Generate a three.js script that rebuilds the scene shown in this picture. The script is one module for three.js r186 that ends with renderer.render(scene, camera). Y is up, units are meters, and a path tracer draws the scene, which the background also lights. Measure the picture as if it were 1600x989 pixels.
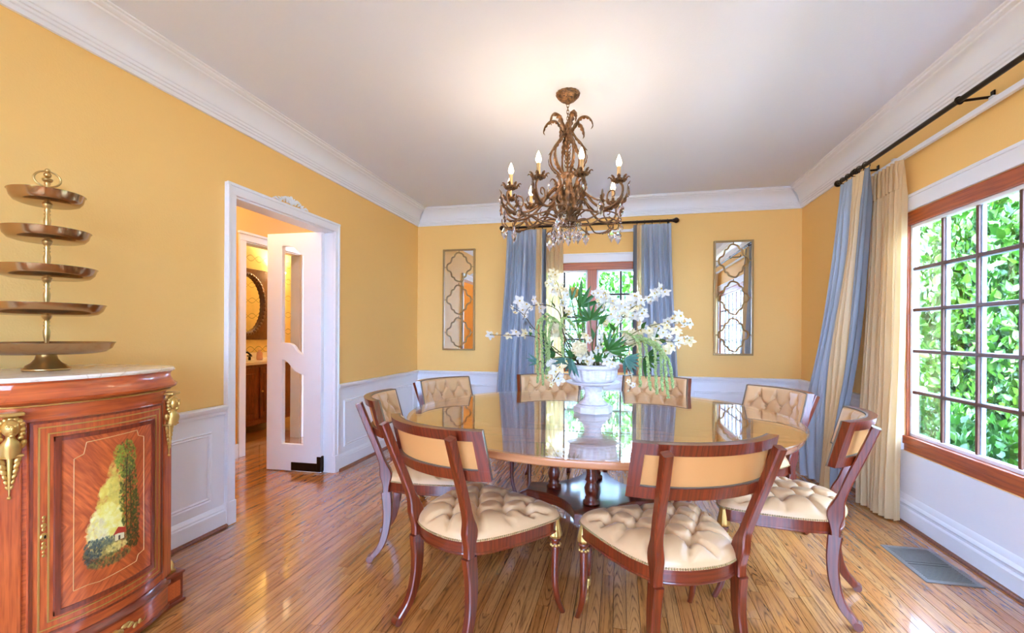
import * as THREE from 'three';
import { mergeGeometries, mergeVertices, toCreasedNormals } from 'three/addons/utils/BufferGeometryUtils.js';
import { RoundedBoxGeometry } from 'three/addons/geometries/RoundedBoxGeometry.js';

// ---------------------------------------------------------------- camera, sky, sun, exposure
const scene = new THREE.Scene();
const FOCAL = 736, HORIZON = 520.8;                                  // pixels of the 1600 x 989 frame
const camera = new THREE.PerspectiveCamera(2 * Math.atan(494.5 / FOCAL) * 180 / Math.PI, 1600 / 989, 0.05, 200);
camera.position.set(0, 1.24, 0);
camera.rotation.set(0, 0.2231, 0.00507, 'YXZ');
camera.setViewOffset(1600, 989, 0, 494.5 - HORIZON, 1600, 989);
scene.add(camera);
const renderer = new THREE.WebGLRenderer({ antialias: true });
renderer.toneMapping = THREE.LinearToneMapping;
renderer.toneMappingExposure = 12.5;
renderer.shadowMap.enabled = true;
scene.background = new THREE.Color().setRGB(1.25, 1.9, 3.1);         // bright, lightly hazed daytime sky
const sun = new THREE.DirectionalLight(new THREE.Color().setRGB(1, 0.94, 0.84), 3.2);
sun.position.set(-9, 17, 5); sun.target.position.set(2, 0, -3); sun.castShadow = true; sun.shadow.radius = 1;
Object.assign(sun.shadow.camera, { left: -16, right: 16, top: 16, bottom: -16, near: 0.5, far: 60 });
sun.shadow.mapSize.set(2048, 2048);
scene.add(sun, sun.target);

// ---------------------------------------------------------------- helpers
let seed = 7;
const rnd = () => { seed = (seed + 0x6d2b79f5) | 0; let t = Math.imul(seed ^ (seed >>> 15), 1 | seed); t = (t + Math.imul(t ^ (t >>> 7), 61 | t)) ^ t; return ((t ^ (t >>> 14)) >>> 0) / 4294967296; };
const rr = (a, b) => a + (b - a) * rnd(), PI = Math.PI, V = (x, y, z) => new THREE.Vector3(x, y, z), clamp = THREE.MathUtils.clamp, lerp = THREE.MathUtils.lerp;
const sstep = (a, b, x) => { const t = clamp((x - a) / (b - a), 0, 1); return t * t * (3 - 2 * t); };
const taken = {};
const numbered = (n) => { const k = taken[n] = (taken[n] ?? -1) + 1; return k ? n + '_' + String(k).padStart(3, '0') : n; };
function tag(o, label, category, group) { o.userData.label = label; o.userData.category = category; if (group) o.userData.group = group; return o; }
function thing(name, label, category, pos = [0, 0, 0], turn = 0, group) {
  const o = new THREE.Group(); o.name = numbered(name); o.position.set(...pos); o.rotation.y = turn; scene.add(o); return tag(o, label, category, group);
}
function flat(g) { const f = g.index ? g.toNonIndexed() : g; if (!f.attributes.normal) f.computeVertexNormals(); if (!f.attributes.uv) f.setAttribute('uv', new THREE.BufferAttribute(new Float32Array(f.attributes.position.count * 2), 2)); for (const k of Object.keys(f.attributes)) if (!['position', 'normal', 'uv'].includes(k)) f.deleteAttribute(k); f.clearGroups(); return f; }
const join = (list) => list.length === 1 ? list[0] : mergeGeometries(list.map(flat));
function part(parent, name, geo, mat, kind) {
  const m = new THREE.Mesh(Array.isArray(geo) ? join(geo) : geo, mat); m.name = name; m.castShadow = m.receiveShadow = true; if (kind) m.userData.kind = kind; parent.add(m); return m;
}
function struct(name, geo, mat) { const m = part(scene, name, geo, mat, 'structure'); return m; }
function solo(name, geo, mat, label, category, group) { const m = part(scene, numbered(name), geo, mat); return tag(m, label, category, group); }
// geometry
const box = (w, h, d, x = 0, y = 0, z = 0) => new THREE.BoxGeometry(w, h, d).translate(x, y, z);
const span = (x0, x1, y0, y1, z0, z1) => box(x1 - x0, y1 - y0, z1 - z0, (x0 + x1) / 2, (y0 + y1) / 2, (z0 + z1) / 2);
const rbox = (w, h, d, r, x = 0, y = 0, z = 0) => new RoundedBoxGeometry(w, h, d, 2, Math.min(r, w / 2.01, h / 2.01, d / 2.01)).translate(x, y, z);
const rspan = (x0, x1, y0, y1, z0, z1, r = 0.004) => rbox(x1 - x0, y1 - y0, z1 - z0, r, (x0 + x1) / 2, (y0 + y1) / 2, (z0 + z1) / 2);
const lathe = (pts, seg = 32) => new THREE.LatheGeometry(pts.map((p) => new THREE.Vector2(p[0], p[1])), seg);
const ball = (r, x, y, z, w = 12, h = 8) => new THREE.SphereGeometry(r, w, h).translate(x, y, z);
const rod = (r, a, b, seg = 10) => { const d = new THREE.Vector3().subVectors(b, a), g = new THREE.CylinderGeometry(r, r, d.length(), seg); g.applyQuaternion(new THREE.Quaternion().setFromUnitVectors(V(0, 1, 0), d.clone().normalize())); return g.translate((a.x + b.x) / 2, (a.y + b.y) / 2, (a.z + b.z) / 2); };
const curve = (pts) => new THREE.CatmullRomCurve3(pts.map((p) => p.isVector3 ? p : V(...p)));
const tube = (pts, r, seg = 32, rad = 6) => new THREE.TubeGeometry(curve(pts), seg, r, rad, false);
// a tube whose radius follows f(t), closed at both ends
function taper(pts, f, seg = 24, rad = 8) {
  const c = curve(pts), fr = c.computeFrenetFrames(seg, false), pos = [], nor = [], uv = [], ix = [];
  for (let i = 0; i <= seg; i++) {
    const t = i / seg, p = c.getPointAt(t), r = f(t);
    for (let j = 0; j <= rad; j++) { const a = j / rad * 2 * PI, n = V(0, 0, 0).addScaledVector(fr.normals[i], Math.cos(a)).addScaledVector(fr.binormals[i], Math.sin(a)); pos.push(p.x + n.x * r, p.y + n.y * r, p.z + n.z * r); nor.push(n.x, n.y, n.z); uv.push(t, j / rad); }
  }
  for (let i = 0; i < seg; i++) for (let j = 0; j < rad; j++) { const a = i * (rad + 1) + j, b = a + rad + 1; ix.push(a, a + 1, b, b, a + 1, b + 1); }
  for (const [i, s] of [[0, -1], [seg, 1]]) { const p = c.getPointAt(i / seg), tn = c.getTangentAt(i / seg), k = pos.length / 3; pos.push(p.x, p.y, p.z); nor.push(tn.x * s, tn.y * s, tn.z * s); uv.push(0, 0); for (let j = 0; j < rad; j++) { const a = i * (rad + 1) + j; s > 0 ? ix.push(k, a, a + 1) : ix.push(k, a + 1, a); } }
  const g = new THREE.BufferGeometry(); g.setAttribute('position', new THREE.Float32BufferAttribute(pos, 3)); g.setAttribute('normal', new THREE.Float32BufferAttribute(nor, 3)); g.setAttribute('uv', new THREE.Float32BufferAttribute(uv, 2)); g.setIndex(ix); return g;
}
// rectangular bar with softened corners swept along points; w(t) across side vector, d(t) across the other
function bar(pts, w, d, side = V(1, 0, 0), seg = 20) {
  const c = curve(pts), pos = [], ix = [], sec = [[-1, -.72], [-.72, -1], [.72, -1], [1, -.72], [1, .72], [.72, 1], [-.72, 1], [-1, .72]];
  for (let i = 0; i <= seg; i++) {
    const t = i / seg, p = c.getPointAt(t), T = c.getTangentAt(t), S = side.clone().addScaledVector(T, -side.dot(T)).normalize(), N = V(0, 0, 0).crossVectors(T, S), a = (typeof w === 'function' ? w(t) : w) / 2, b = (typeof d === 'function' ? d(t) : d) / 2;
    for (const [u, v] of sec) { const k = Math.min(a, b), uu = Math.sign(u) * (a - (1 - Math.abs(u)) * k), vv = Math.sign(v) * (b - (1 - Math.abs(v)) * k); pos.push(p.x + S.x * uu + N.x * vv, p.y + S.y * uu + N.y * vv, p.z + S.z * uu + N.z * vv); }
  }
  for (let i = 0; i < seg; i++) for (let j = 0; j < 8; j++) { const a = i * 8 + j, b = i * 8 + (j + 1) % 8; ix.push(a, b, a + 8, a + 8, b, b + 8); }
  for (let j = 1; j < 7; j++) { ix.push(0, j + 1, j); const o = seg * 8; ix.push(o, o + j, o + j + 1); }
  const g = new THREE.BufferGeometry(); g.setAttribute('position', new THREE.Float32BufferAttribute(pos, 3)); g.setIndex(ix);
  return uvBox(toCreasedNormals(g, 0.6));
}
// uv in metres from the dominant normal; u runs along the grain axis
function uvBox(g, grain = 'y', off = 0) {
  const f = g.index ? g.toNonIndexed() : g; if (!f.attributes.normal) f.computeVertexNormals();
  const p = f.attributes.position, n = f.attributes.normal, uv = new Float32Array(p.count * 2), gi = 'xyz'.indexOf(grain);
  for (let i = 0; i < p.count; i += 3) {
    const m = [0, 0, 0]; for (let k = 0; k < 3; k++) { m[0] += Math.abs(n.getX(i + k)); m[1] += Math.abs(n.getY(i + k)); m[2] += Math.abs(n.getZ(i + k)); }
    const d = m[0] > m[1] ? (m[0] > m[2] ? 0 : 2) : (m[1] > m[2] ? 1 : 2), ax = [0, 1, 2].filter((k) => k !== d), u = ax.includes(gi) ? gi : ax[0], v = ax.find((k) => k !== u);
    for (let k = 0; k < 3; k++) { uv[(i + k) * 2] = p.getComponent(i + k, u) + off; uv[(i + k) * 2 + 1] = p.getComponent(i + k, v) + off * 0.37; }
  }
  f.setAttribute('uv', new THREE.BufferAttribute(uv, 2)); return f;
}
// surface from a function (u, v in 0..1) -> Vector3
function sheet(f, nu, nv, uvs = [1, 1]) {
  const pos = [], uv = [], ix = [];
  for (let i = 0; i <= nv; i++) for (let j = 0; j <= nu; j++) { const p = f(j / nu, i / nv); pos.push(p.x, p.y, p.z); uv.push(j / nu * uvs[0], i / nv * uvs[1]); }
  for (let i = 0; i < nv; i++) for (let j = 0; j < nu; j++) { const a = i * (nu + 1) + j, b = a + nu + 1; ix.push(a, a + 1, b, b, a + 1, b + 1); }
  const g = new THREE.BufferGeometry(); g.setAttribute('position', new THREE.Float32BufferAttribute(pos, 3)); g.setAttribute('uv', new THREE.Float32BufferAttribute(uv, 2)); g.setIndex(ix); g.computeVertexNormals(); return g;
}
// wall moulding: profile [[out, y]...] run from a to b ([x, z]) with the room on the given inward side; mitre lengths at both ends
function moulding(a, b, inward, profile, ma = 1, mb = 1) {
  const d = [b[0] - a[0], b[1] - a[1]], L = Math.hypot(...d), t = [d[0] / L, d[1] / L], pos = [], ix = [], n = profile.length;
  for (const [q, s] of [[a, ma], [b, -mb]]) for (const [o, y] of profile) pos.push(q[0] + inward[0] * o + t[0] * o * s, y, q[1] + inward[1] * o + t[1] * o * s);
  for (let i = 0; i < n - 1; i++) ix.push(i, i + 1, n + i, n + i, i + 1, n + i + 1);
  for (let i = 1; i < n - 1; i++) { ix.push(0, i + 1, i); ix.push(n, n + i, n + i + 1); }
  let g = new THREE.BufferGeometry(); g.setAttribute('position', new THREE.Float32BufferAttribute(pos, 3)); g.setIndex(ix);
  const cr = inward[0] * t[1] - inward[1] * t[0];
  if (cr > 0) { const k = g.index.array; for (let i = 0; i < k.length; i += 3) { const s = k[i]; k[i] = k[i + 1]; k[i + 1] = s; } }
  g = toCreasedNormals(g, 0.5); return uvBox(g, 'x');
}
// rectangular picture-frame moulding on a wall plane: P(u, v, out) -> point
function frameMoulding(P, u0, u1, v0, v1, w = 0.03, h = 0.012) {
  const prof = [[0, 0], [0.15 * w, h], [0.45 * w, h * 0.6], [0.75 * w, h * 0.9], [w, 0]], ring = [], ix = [], n = prof.length;
  for (const [o, k] of prof) for (const [u, v] of [[u0 + o, v0 + o], [u1 - o, v0 + o], [u1 - o, v1 - o], [u0 + o, v1 - o]]) ring.push(...P(u, v, k).toArray());
  for (let i = 0; i < n - 1; i++) for (let j = 0; j < 4; j++) { const a = i * 4 + j, b = i * 4 + (j + 1) % 4; ix.push(a, b, a + 4, a + 4, b, b + 4); }
  const g = new THREE.BufferGeometry(); g.setAttribute('position', new THREE.Float32BufferAttribute(ring, 3)); g.setIndex(ix); return uvBox(toCreasedNormals(g, 0.5));
}

// ---------------------------------------------------------------- noise and textures
const hash = (x, y, s) => { let h = Math.imul(x, 374761393) + Math.imul(y, 668265263) + Math.imul(s, 1274126177); h = Math.imul(h ^ (h >>> 13), 1274126177); return ((h ^ (h >>> 16)) >>> 0) / 4294967296; };
const vnoise = (x, y, px, py, s) => { const xi = Math.floor(x), yi = Math.floor(y), fx = x - xi, fy = y - yi, u = fx * fx * (3 - 2 * fx), v = fy * fy * (3 - 2 * fy), m = (a, p) => ((a % p) + p) % p, h = (a, b) => hash(m(a, px), m(b, py), s); return lerp(lerp(h(xi, yi), h(xi + 1, yi), u), lerp(h(xi, yi + 1), h(xi + 1, yi + 1), u), v); };
const fbm = (x, y, px, py, s, o = 4) => { let a = 0.5, t = 0, n = 0; for (let i = 0; i < o; i++) { t += a * vnoise(x, y, px, py, s + i * 17); n += a; a *= 0.5; x *= 2; y *= 2; px *= 2; py *= 2; } return t / n; };
const toS = (c) => clamp(c <= 0.0031308 ? c * 12.92 : 1.055 * Math.pow(c, 1 / 2.4) - 0.055, 0, 1) * 255;
function texture(w, h, f, srgb = true, size = [1, 1]) {        // f(u, v) -> [r, g, b] in sRGB 0..255; size in metres covered by one repeat
  const d = new Uint8Array(w * h * 4);
  for (let y = 0; y < h; y++) for (let x = 0; x < w; x++) { const c = f(x / w, y / h, x, y), i = (y * w + x) * 4; d[i] = clamp(c[0], 0, 255); d[i + 1] = clamp(c[1], 0, 255); d[i + 2] = clamp(c[2], 0, 255); d[i + 3] = 255; }
  const t = new THREE.DataTexture(d, w, h); t.wrapS = t.wrapT = THREE.RepeatWrapping; t.magFilter = THREE.LinearFilter; t.minFilter = THREE.LinearMipmapLinearFilter; t.generateMipmaps = true; if (srgb) t.colorSpace = THREE.SRGBColorSpace; t.repeat.set(1 / size[0], 1 / size[1]); t.needsUpdate = true; return t;
}
const mix3 = (a, b, t) => [lerp(a[0], b[0], t), lerp(a[1], b[1], t), lerp(a[2], b[2], t)];
const woodTex = (light, dark, s, size = [0.8, 0.4], w = 512, h = 256, rings = 9) => texture(w, h, (u, v) => {
  const warp = fbm(u * 3, v * 4, 3, 4, s) * 2.2, r = 0.5 + 0.5 * Math.sin((v * rings + warp) * 2 * PI), fine = fbm(u * 8, v * 96, 8, 96, s + 5, 3), blot = fbm(u * 4, v * 3, 4, 3, s + 9, 3);
  return mix3(light, dark, clamp(0.15 + 0.35 * r * fine * 1.4 + 0.35 * (fine - 0.3) + 0.4 * (blot - 0.45), 0, 1));
}, true, size);
const grey = (s, fx, fy, w = 256, h = 256, size = [0.5, 0.5], o = 4) => texture(w, h, (u, v) => { const g = 255 * fbm(u * fx, v * fy, fx, fy, s, o); return [g, g, g]; }, false, size);
const C = (hex) => new THREE.Color(hex);
const std = (o) => new THREE.MeshStandardMaterial(o), phy = (o) => new THREE.MeshPhysicalMaterial(o);
const plaster = grey(3, 64, 64, 256, 256, [0.35, 0.35], 3);
const M = {
  wall: std({ color: C('#ffce7c'), roughness: 0.62, bumpMap: plaster, bumpScale: 0.0006 }),
  ceiling: std({ color: C('#eef2ff'), roughness: 0.9, bumpMap: plaster, bumpScale: 0.0005 }),
  white: phy({ color: C('#f3f4fa'), roughness: 0.35, clearcoat: 0.15, clearcoatRoughness: 0.3 }),
  stainTrim: phy({ map: woodTex([150, 84, 48], [92, 44, 24], 21, [1.2, 0.2]), roughness: 0.35, clearcoat: 0.4, clearcoatRoughness: 0.2 }),
  frameWood: phy({ map: woodTex([204, 102, 42], [132, 58, 22], 33, [1.0, 0.25]), roughness: 0.38, clearcoat: 0.4, clearcoatRoughness: 0.25 }),
  sashPale: std({ color: C('#b4c4e2'), roughness: 0.5 }),  // pale outer bars; the blue is sky reflection put into the paint colour
  glass: phy({ color: C('#ffffff'), roughness: 0, transmission: 1, thickness: 0, ior: 1.45 }),
  bronze: std({ color: C('#2e2016'), metalness: 0.7, roughness: 0.35 }),
  mahogany: phy({ map: woodTex([142, 50, 18], [62, 19, 8], 41, [0.7, 0.16]), roughness: 0.3, clearcoat: 0.7, clearcoatRoughness: 0.12 }),
  satin: phy({ color: C('#d8aa7a'), roughness: 0.36, sheen: 0.8, sheenColor: C('#fff0dc'), sheenRoughness: 0.4, bumpMap: grey(51, 128, 128, 256, 256, [0.06, 0.06], 2), bumpScale: 0.0002 }),
  backCloth: std({ color: C('#cd8a4a'), roughness: 0.7, bumpMap: grey(52, 128, 128, 256, 256, [0.08, 0.08], 2), bumpScale: 0.0004 }),
  gimp: std({ color: C('#6d5a48'), roughness: 0.6 }),
  nail: std({ color: C('#a58a5c'), metalness: 0.8, roughness: 0.35 }),
  gilt: std({ color: C('#d6ae62'), metalness: 0.75, roughness: 0.35 }),
  mirror: std({ color: C('#eef0ee'), metalness: 1, roughness: 0.01 }),
  agedGilt: std({ color: C('#a98b5c'), metalness: 0.55, roughness: 0.45 }),
};
// ---------------------------------------------------------------- room shell
const XL = -2.461, XR = 1.869, ZB = -5.4925, ZF = 1.7, TOP = 2.76, RAIL = 0.77, T = 0.14, HX = -3.66, BX = -4.9, TR = 0.07;
const slab = std({ color: C('#6a4528'), roughness: 0.9 });
const ext = std({ color: C('#cfc4b2'), roughness: 0.9 });
const wallGeo = (list) => uvBox(join(list.map((b) => span(...b))));
// openings: doorway in the left wall, windows in the right and back walls, added fill window in the rear wall
const D0 = -3.705, D1 = -2.60, DH = 2.13;
const RW = { z0: -3.66, z1: -1.30, y0: 0.475, y1: 2.055 }, BW = { x0: -0.93, x1: 0.32, y0: 0.80, y1: 2.06 }, FW = { x0: -1.75, x1: 1.15, y0: 0.3, y1: 2.4 };
const wallL = struct('wall_left', wallGeo([[XL - T, XL, 0, TOP, D1, ZF + T], [XL - T, XL, 0, TOP, ZB - T, D0], [XL - T, XL, DH, TOP, D0, D1]]), M.wall);
const wallR = struct('wall_right', wallGeo([[XR, XR + TR, -0.2, TOP, RW.z1, ZF + T], [XR, XR + TR, -0.2, TOP, ZB - T, RW.z0], [XR, XR + TR, RW.y1, TOP, RW.z0, RW.z1], [XR, XR + TR, -0.2, RW.y0, RW.z0, RW.z1]]), M.wall);
const wallB = struct('wall_back', wallGeo([[XL, BW.x0, -0.2, TOP, ZB - T, ZB], [BW.x1, XR, -0.2, TOP, ZB - T, ZB], [BW.x0, BW.x1, BW.y1, TOP, ZB - T, ZB], [BW.x0, BW.x1, -0.2, BW.y0, ZB - T, ZB]]), M.wall);
const wallF = struct('wall_rear', wallGeo([[XL, FW.x0, -0.2, TOP, ZF, ZF + T], [FW.x1, XR, -0.2, TOP, ZF, ZF + T], [FW.x0, FW.x1, FW.y1, TOP, ZF, ZF + T], [FW.x0, FW.x1, -0.2, FW.y0, ZF, ZF + T]]), M.wall);
struct('ceiling', uvBox(span(-5.2, XR + 0.5, TOP, TOP + 0.25, -6.6, ZF + 0.5)), M.ceiling);

// floor: oak strips running away from the camera, each a plank of its own
const PW = 0.0572, bandN = 16;
const bandP = Array.from({ length: bandN }, () => ({ c: rnd(), A: rnd() < 0.55 ? rr(0.9, 2.2) : rr(0.05, 0.3), q: rr(1.5, 4.5), l: rr(-1.5, 1.5), f: rr(1.2, 2.0), s: Math.floor(rnd() * 999), t: rr(-0.08, 0.1) }));
const oakTex = texture(2048, 1024, (u, v) => {
  const b = Math.min(bandN - 1, Math.floor(v * bandN)), w = v * bandN - b, p = bandP[b], x = w - 0.5;
  const t = x * x * p.q + x * p.l + p.A * Math.cos(2 * PI * (u - p.c)) + 0.5 * fbm(u * 7, w * 2, 7, 2, p.s, 3);
  const ring = Math.pow(0.5 + 0.5 * Math.sin(2 * PI * t * p.f * 1.6), 5), pore = fbm(u * 60, w * 26, 60, 26, p.s + 3, 2), stain = fbm(u * 5, w * 2, 5, 2, p.s + 7, 3);
  const k = clamp(ring * (0.15 + 0.9 * pore) * 0.75 + 0.5 * Math.max(0, pore - 0.52) + 0.5 * (stain - 0.45) + p.t, 0, 1);
  return mix3([210, 144, 82], [98, 60, 32], k);
}, true, [1, 1]);
const oak = ['#ffffff', '#f6ead8', '#fff2dc', '#eeddc8'].map((c) => phy({ map: oakTex, color: C(c), roughness: 0.24, clearcoat: 1, clearcoatRoughness: 0.07 }));
function plankGeo(L, band, off) {
  const w = PW / 2 - 0.0003, e = 0.0011, b = -0.006, y = 0, l = L / 2 - 0.0003, P = [[-w, b, -l], [w, b, -l], [w, b, l], [-w, b, l], [-w + e, y, -l + e], [w - e, y, -l + e], [w - e, y, l - e], [-w + e, y, l - e]];
  const pos = [], uv = [], q = (a, c, d, f) => { for (const i of [a, c, d, a, d, f]) { pos.push(...P[i]); uv.push((P[i][2] + L / 2) / 1.9 + off, (band + 0.06 + 0.88 * (P[i][0] + PW / 2) / PW) / bandN); } };
  q(4, 7, 6, 5); q(0, 4, 5, 1); q(1, 5, 6, 2); q(2, 6, 7, 3); q(3, 7, 4, 0);
  const g = new THREE.BufferGeometry(); g.setAttribute('position', new THREE.Float32BufferAttribute(pos, 3)); g.setAttribute('uv', new THREE.Float32BufferAttribute(uv, 2)); g.computeVertexNormals(); return g;
}
const lens = [0.6, 0.85, 1.1, 1.35, 1.6, 1.85], planks = [];
for (let i = 0; i < 36; i++) planks.push({ L: lens[i % 6], g: plankGeo(lens[i % 6], Math.floor(rnd() * bandN), rnd()) });
const floor = struct('floor', span(-5.2, XR + 0.02, -0.2, -0.006, -6.6, ZF + 0.02), slab);
const laid = [];
for (let x = XR - PW / 2; x > -5.2; x -= PW) {
  let z = ZB - (x < XL ? 1 : 0.02) - rr(0, 1);
  const lo = x < XL - 0.02 ? -6.5 : ZB, hi = x < XL - 0.02 ? -1.6 : ZF;
  while (z < hi) { const p = planks[Math.floor(rnd() * 36)], a = Math.max(lo, z), b = Math.min(hi, z + p.L); z += p.L; if (b - a > 0.03) laid.push({ p, x, z: (a + b) / 2, s: (b - a) / p.L, m: Math.floor(rnd() * 4) }); }
}
const seenAs = (l) => { const s = Math.sin(0.2231), c = Math.cos(0.2231), X = l.x * c - l.z * s, Z = -l.x * s - l.z * c; return Z > 1.2 && Math.abs(X / Z) < 1.35 && (l.x > XL || (l.z > -4.6 && l.z < -2.4)) ? l.s * l.p.L / (Z * Z) : 0; };
laid.sort((a, b) => seenAs(b) - seenAs(a));
const rest = [[], [], [], []];
laid.forEach((l, i) => {
  if (i < 296) { const m = part(floor, 'plank', l.p.g, oak[l.m]); m.position.set(l.x, 0, l.z); m.scale.z = l.s; } else rest[l.m].push(l.p.g.clone().scale(1, 1, l.s).translate(l.x, 0, l.z));
});
rest.forEach((r, i) => part(floor, 'floor_strips', r, oak[i], 'stuff'));

// white wainscot, mouldings
const WS = 0.010;
part(wallL, 'wainscot', [span(XL, XL + WS, 0, RAIL - 0.01, D1 + 0.07, ZF), span(XL, XL + WS, 0, RAIL - 0.01, ZB, D0 - 0.05)], M.white);
part(wallB, 'wainscot', [span(XL, XR, 0, RAIL - 0.01, ZB, ZB + WS)], M.white);
part(wallR, 'wainscot', [span(XR - WS, XR, 0, RAIL - 0.01, ZB, RW.z0 - 0.1), span(XR - WS, XR, 0, RAIL - 0.01, RW.z1 + 0.1, ZF), span(XR - WS, XR, 0, RW.y0 - 0.005, RW.z0 - 0.1, RW.z1 + 0.1)], M.white);

const PL = (u, v, o) => V(XL + WS + o, v, u), PB = (u, v, o) => V(u, v, ZB + WS + o), PR = (u, v, o) => V(XR - WS - o, v, u);
const rev = (g) => { const p = flat(g); for (const n of ['position', 'normal', 'uv']) { const a = p.attributes[n], k = a.itemSize; for (let i = 0; i < a.count; i += 3) for (let c = 0; c < k; c++) { const t = a.array[(i + 1) * k + c]; a.array[(i + 1) * k + c] = a.array[(i + 2) * k + c]; a.array[(i + 2) * k + c] = t; } } p.computeVertexNormals(); return p; };
for (const [a, b] of [[-2.425, -1.62], [-1.5, -0.5], [-0.4, 0.6], [-5.36, -4.66], [-4.56, -3.86]]) part(wallL, 'panel_frame', rev(frameMoulding(PL, a, b, 0.195, 0.622, 0.026, 0.011)), M.white);
for (const [a, b] of [[-2.33, -1.4], [-1.28, -0.36], [-0.24, 0.68], [0.80, 1.74]]) part(wallB, 'panel_frame', frameMoulding(PB, a, b, 0.195, 0.622, 0.026, 0.011), M.white);
part(wallR, 'panel_frame', frameMoulding(PR, -5.36, -3.86, 0.25, 0.622, 0.026, 0.011), M.white);
const railP = [[0.0, 0.715], [0.012, 0.718], [0.016, 0.735], [0.028, 0.745], [0.034, 0.757], [0.036, 0.768], [0.03, 0.774], [0, 0.776]];
const baseP = [[0.01, 0], [0.028, 0], [0.028, 0.105], [0.024, 0.112], [0.024, 0.12], [0.016, 0.132], [0.012, 0.14], [0.01, 0.142]];
const baseR = [[0.01, 0], [0.03, 0], [0.03, 0.10], [0.026, 0.106], [0.018, 0.11], [0.018, 0.122], [0.03, 0.128], [0.034, 0.138], [0.03, 0.148], [0.022, 0.156], [0.014, 0.185], [0.01, 0.192]];
const shoeP = [[0.028, 0], [0.044, 0], [0.0435, 0.008], [0.04, 0.014], [0.034, 0.018], [0.028, 0.019]];
const crownP = [[0, 2.567], [0.016, 2.567], [0.018, 2.588], [0.026, 2.592], [0.028, 2.604], [0.036, 2.608], [0.038, 2.622], [0.044, 2.626], [0.05, 2.648], [0.062, 2.676], [0.08, 2.702], [0.104, 2.722], [0.122, 2.729], [0.126, 2.737], [0.14, 2.738], [0.15, 2.744], [0.152, 2.752], [0.166, 2.754], [0.168, 2.761], [0, 2.761]];
const sides = { left: [[XL, ZF], [XL, ZB], [1, 0]], back: [[XL, ZB], [XR, ZB], [0, 1]], right: [[XR, ZB], [XR, ZF], [-1, 0]], rear: [[XR, ZF], [XL, ZF], [0, -1]] };
let trimN = 0;
for (const k of Object.keys(sides)) { const [a, b, n] = sides[k]; struct('trim_' + (++trimN), moulding(a, b, n, crownP), M.white); }
const runs = { left: [[[XL, ZF], [XL, D1 + 0.075], 1, 0], [[XL, D0 - 0.055], [XL, ZB], 0, 1]], back: [[[XL, ZB], [XR, ZB], 1, 1]], right: [[[XR, ZB], [XR, ZF], 1, 1]], rear: [[[XR, ZF], [XL, ZF], 1, 1]] };
for (const k of Object.keys(runs)) {
  const n = sides[k][2], bb = struct('baseboard_' + k, join(runs[k].map(([a, b, s, e]) => moulding(a, b, n, k === 'right' ? baseR : baseP, s, e))), M.white);
  part(bb, 'shoe_moulding', runs[k].map(([a, b, s, e]) => moulding(a, b, n, shoeP, s, e)), M.stainTrim);
}
const railRuns = { ...runs, right: [[[XR, ZB], [XR, RW.z0 - 0.1], 1, 0], [[XR, RW.z1 + 0.1], [XR, ZF], 0, 1]], rear: [[[XR, ZF], [FW.x1 + 0.11, ZF], 1, 0], [[FW.x0 - 0.11, ZF], [XL, ZF], 0, 1]] };
for (const k of Object.keys(railRuns)) struct('trim_' + (++trimN), join(railRuns[k].map(([a, b, s, e]) => moulding(a, b, sides[k][2], railP.map(([o, y]) => [o + 0.008, y]), s, e))), M.white);

// doorway casing and jamb lining
{
  const cas = struct('trim_' + (++trimN), [rspan(XL - T, XL + 0.002, 0, DH, D1 - 0.001, D1 + 0.02, 0.001)], M.white);
  const w = 0.074, f = XL + 0.024, wr = 0.056;
  part(cas, 'jamb', [rspan(XL - T - 0.002, XL + 0.002, 0, DH, D0 - 0.02, D0 + 0.003, 0.002)], M.white);
  part(cas, 'head_jamb', [rspan(XL - T - 0.002, XL + 0.002, DH - 0.012, DH + 0.02, D0, D1, 0.002)], M.white);
  const leg = (z0, z1, back) => [rspan(XL, f, 0, DH + 0.001, z0, z1, 0.003), rspan(f - 0.004, f + 0.010, 0.15, DH + 0.06, back - 0.009, back + 0.009, 0.004), rspan(XL, f + 0.008, 0, 0.15, z0 - 0.003, z1 + 0.003, 0.004)];
  part(cas, 'side_casing', leg(D1, D1 + w, D1 + w - 0.01), M.white);
  part(cas, 'side_casing', leg(D0 - wr, D0, D0 - wr + 0.01), M.white);
  part(cas, 'head_casing', [rspan(XL, f + 0.001, DH, DH + 0.072, D0 - wr, D1 + w, 0.003), rspan(f - 0.004, f + 0.010, DH + 0.054, DH + 0.074, D0 - wr - 0.004, D1 + w + 0.004, 0.004)], M.white);
}
// hall and powder room behind the doorway
const paper = texture(512, 512, (u, v) => {
  const a = Math.abs(Math.sin((u * 2 + 0.16 * Math.sin(v * 4 * PI)) * PI)), b = Math.abs(Math.sin((u * 2 - 0.16 * Math.sin(v * 4 * PI) + 0.0) * PI)), l = Math.min(a, b), k = 1 - sstep(0.04, 0.09, l), n = fbm(u * 9, v * 9, 9, 9, 71);
  return mix3([238, 214, 142], [150, 148, 92], clamp(k * 0.8 + 0.25 * (n - 0.5), 0, 1));
}, true, [0.5, 0.6]);
const paperM = std({ map: paper, roughness: 0.8 });
struct('wall_hall', wallGeo([[HX - 0.12, HX, 0, TOP, -4.01, -1.6], [HX - 0.12, HX, 2.15, TOP, -4.86, -4.01], [HX - 0.12, HX, 0, TOP, -6.5, -4.86], [HX, XL - T, 0, TOP, -1.6, -1.5], [HX, XL - T, 0, TOP, -6.6, -6.5]]), M.wall);
struct('wall_powder_room', wallGeo([[BX - 0.12, BX, 0, TOP, -6.6, -3.2], [BX, HX - 0.12, 0, TOP, -6.6, -6.5], [BX, HX - 0.12, 0, TOP, -3.3, -3.2]]), paperM);
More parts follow.
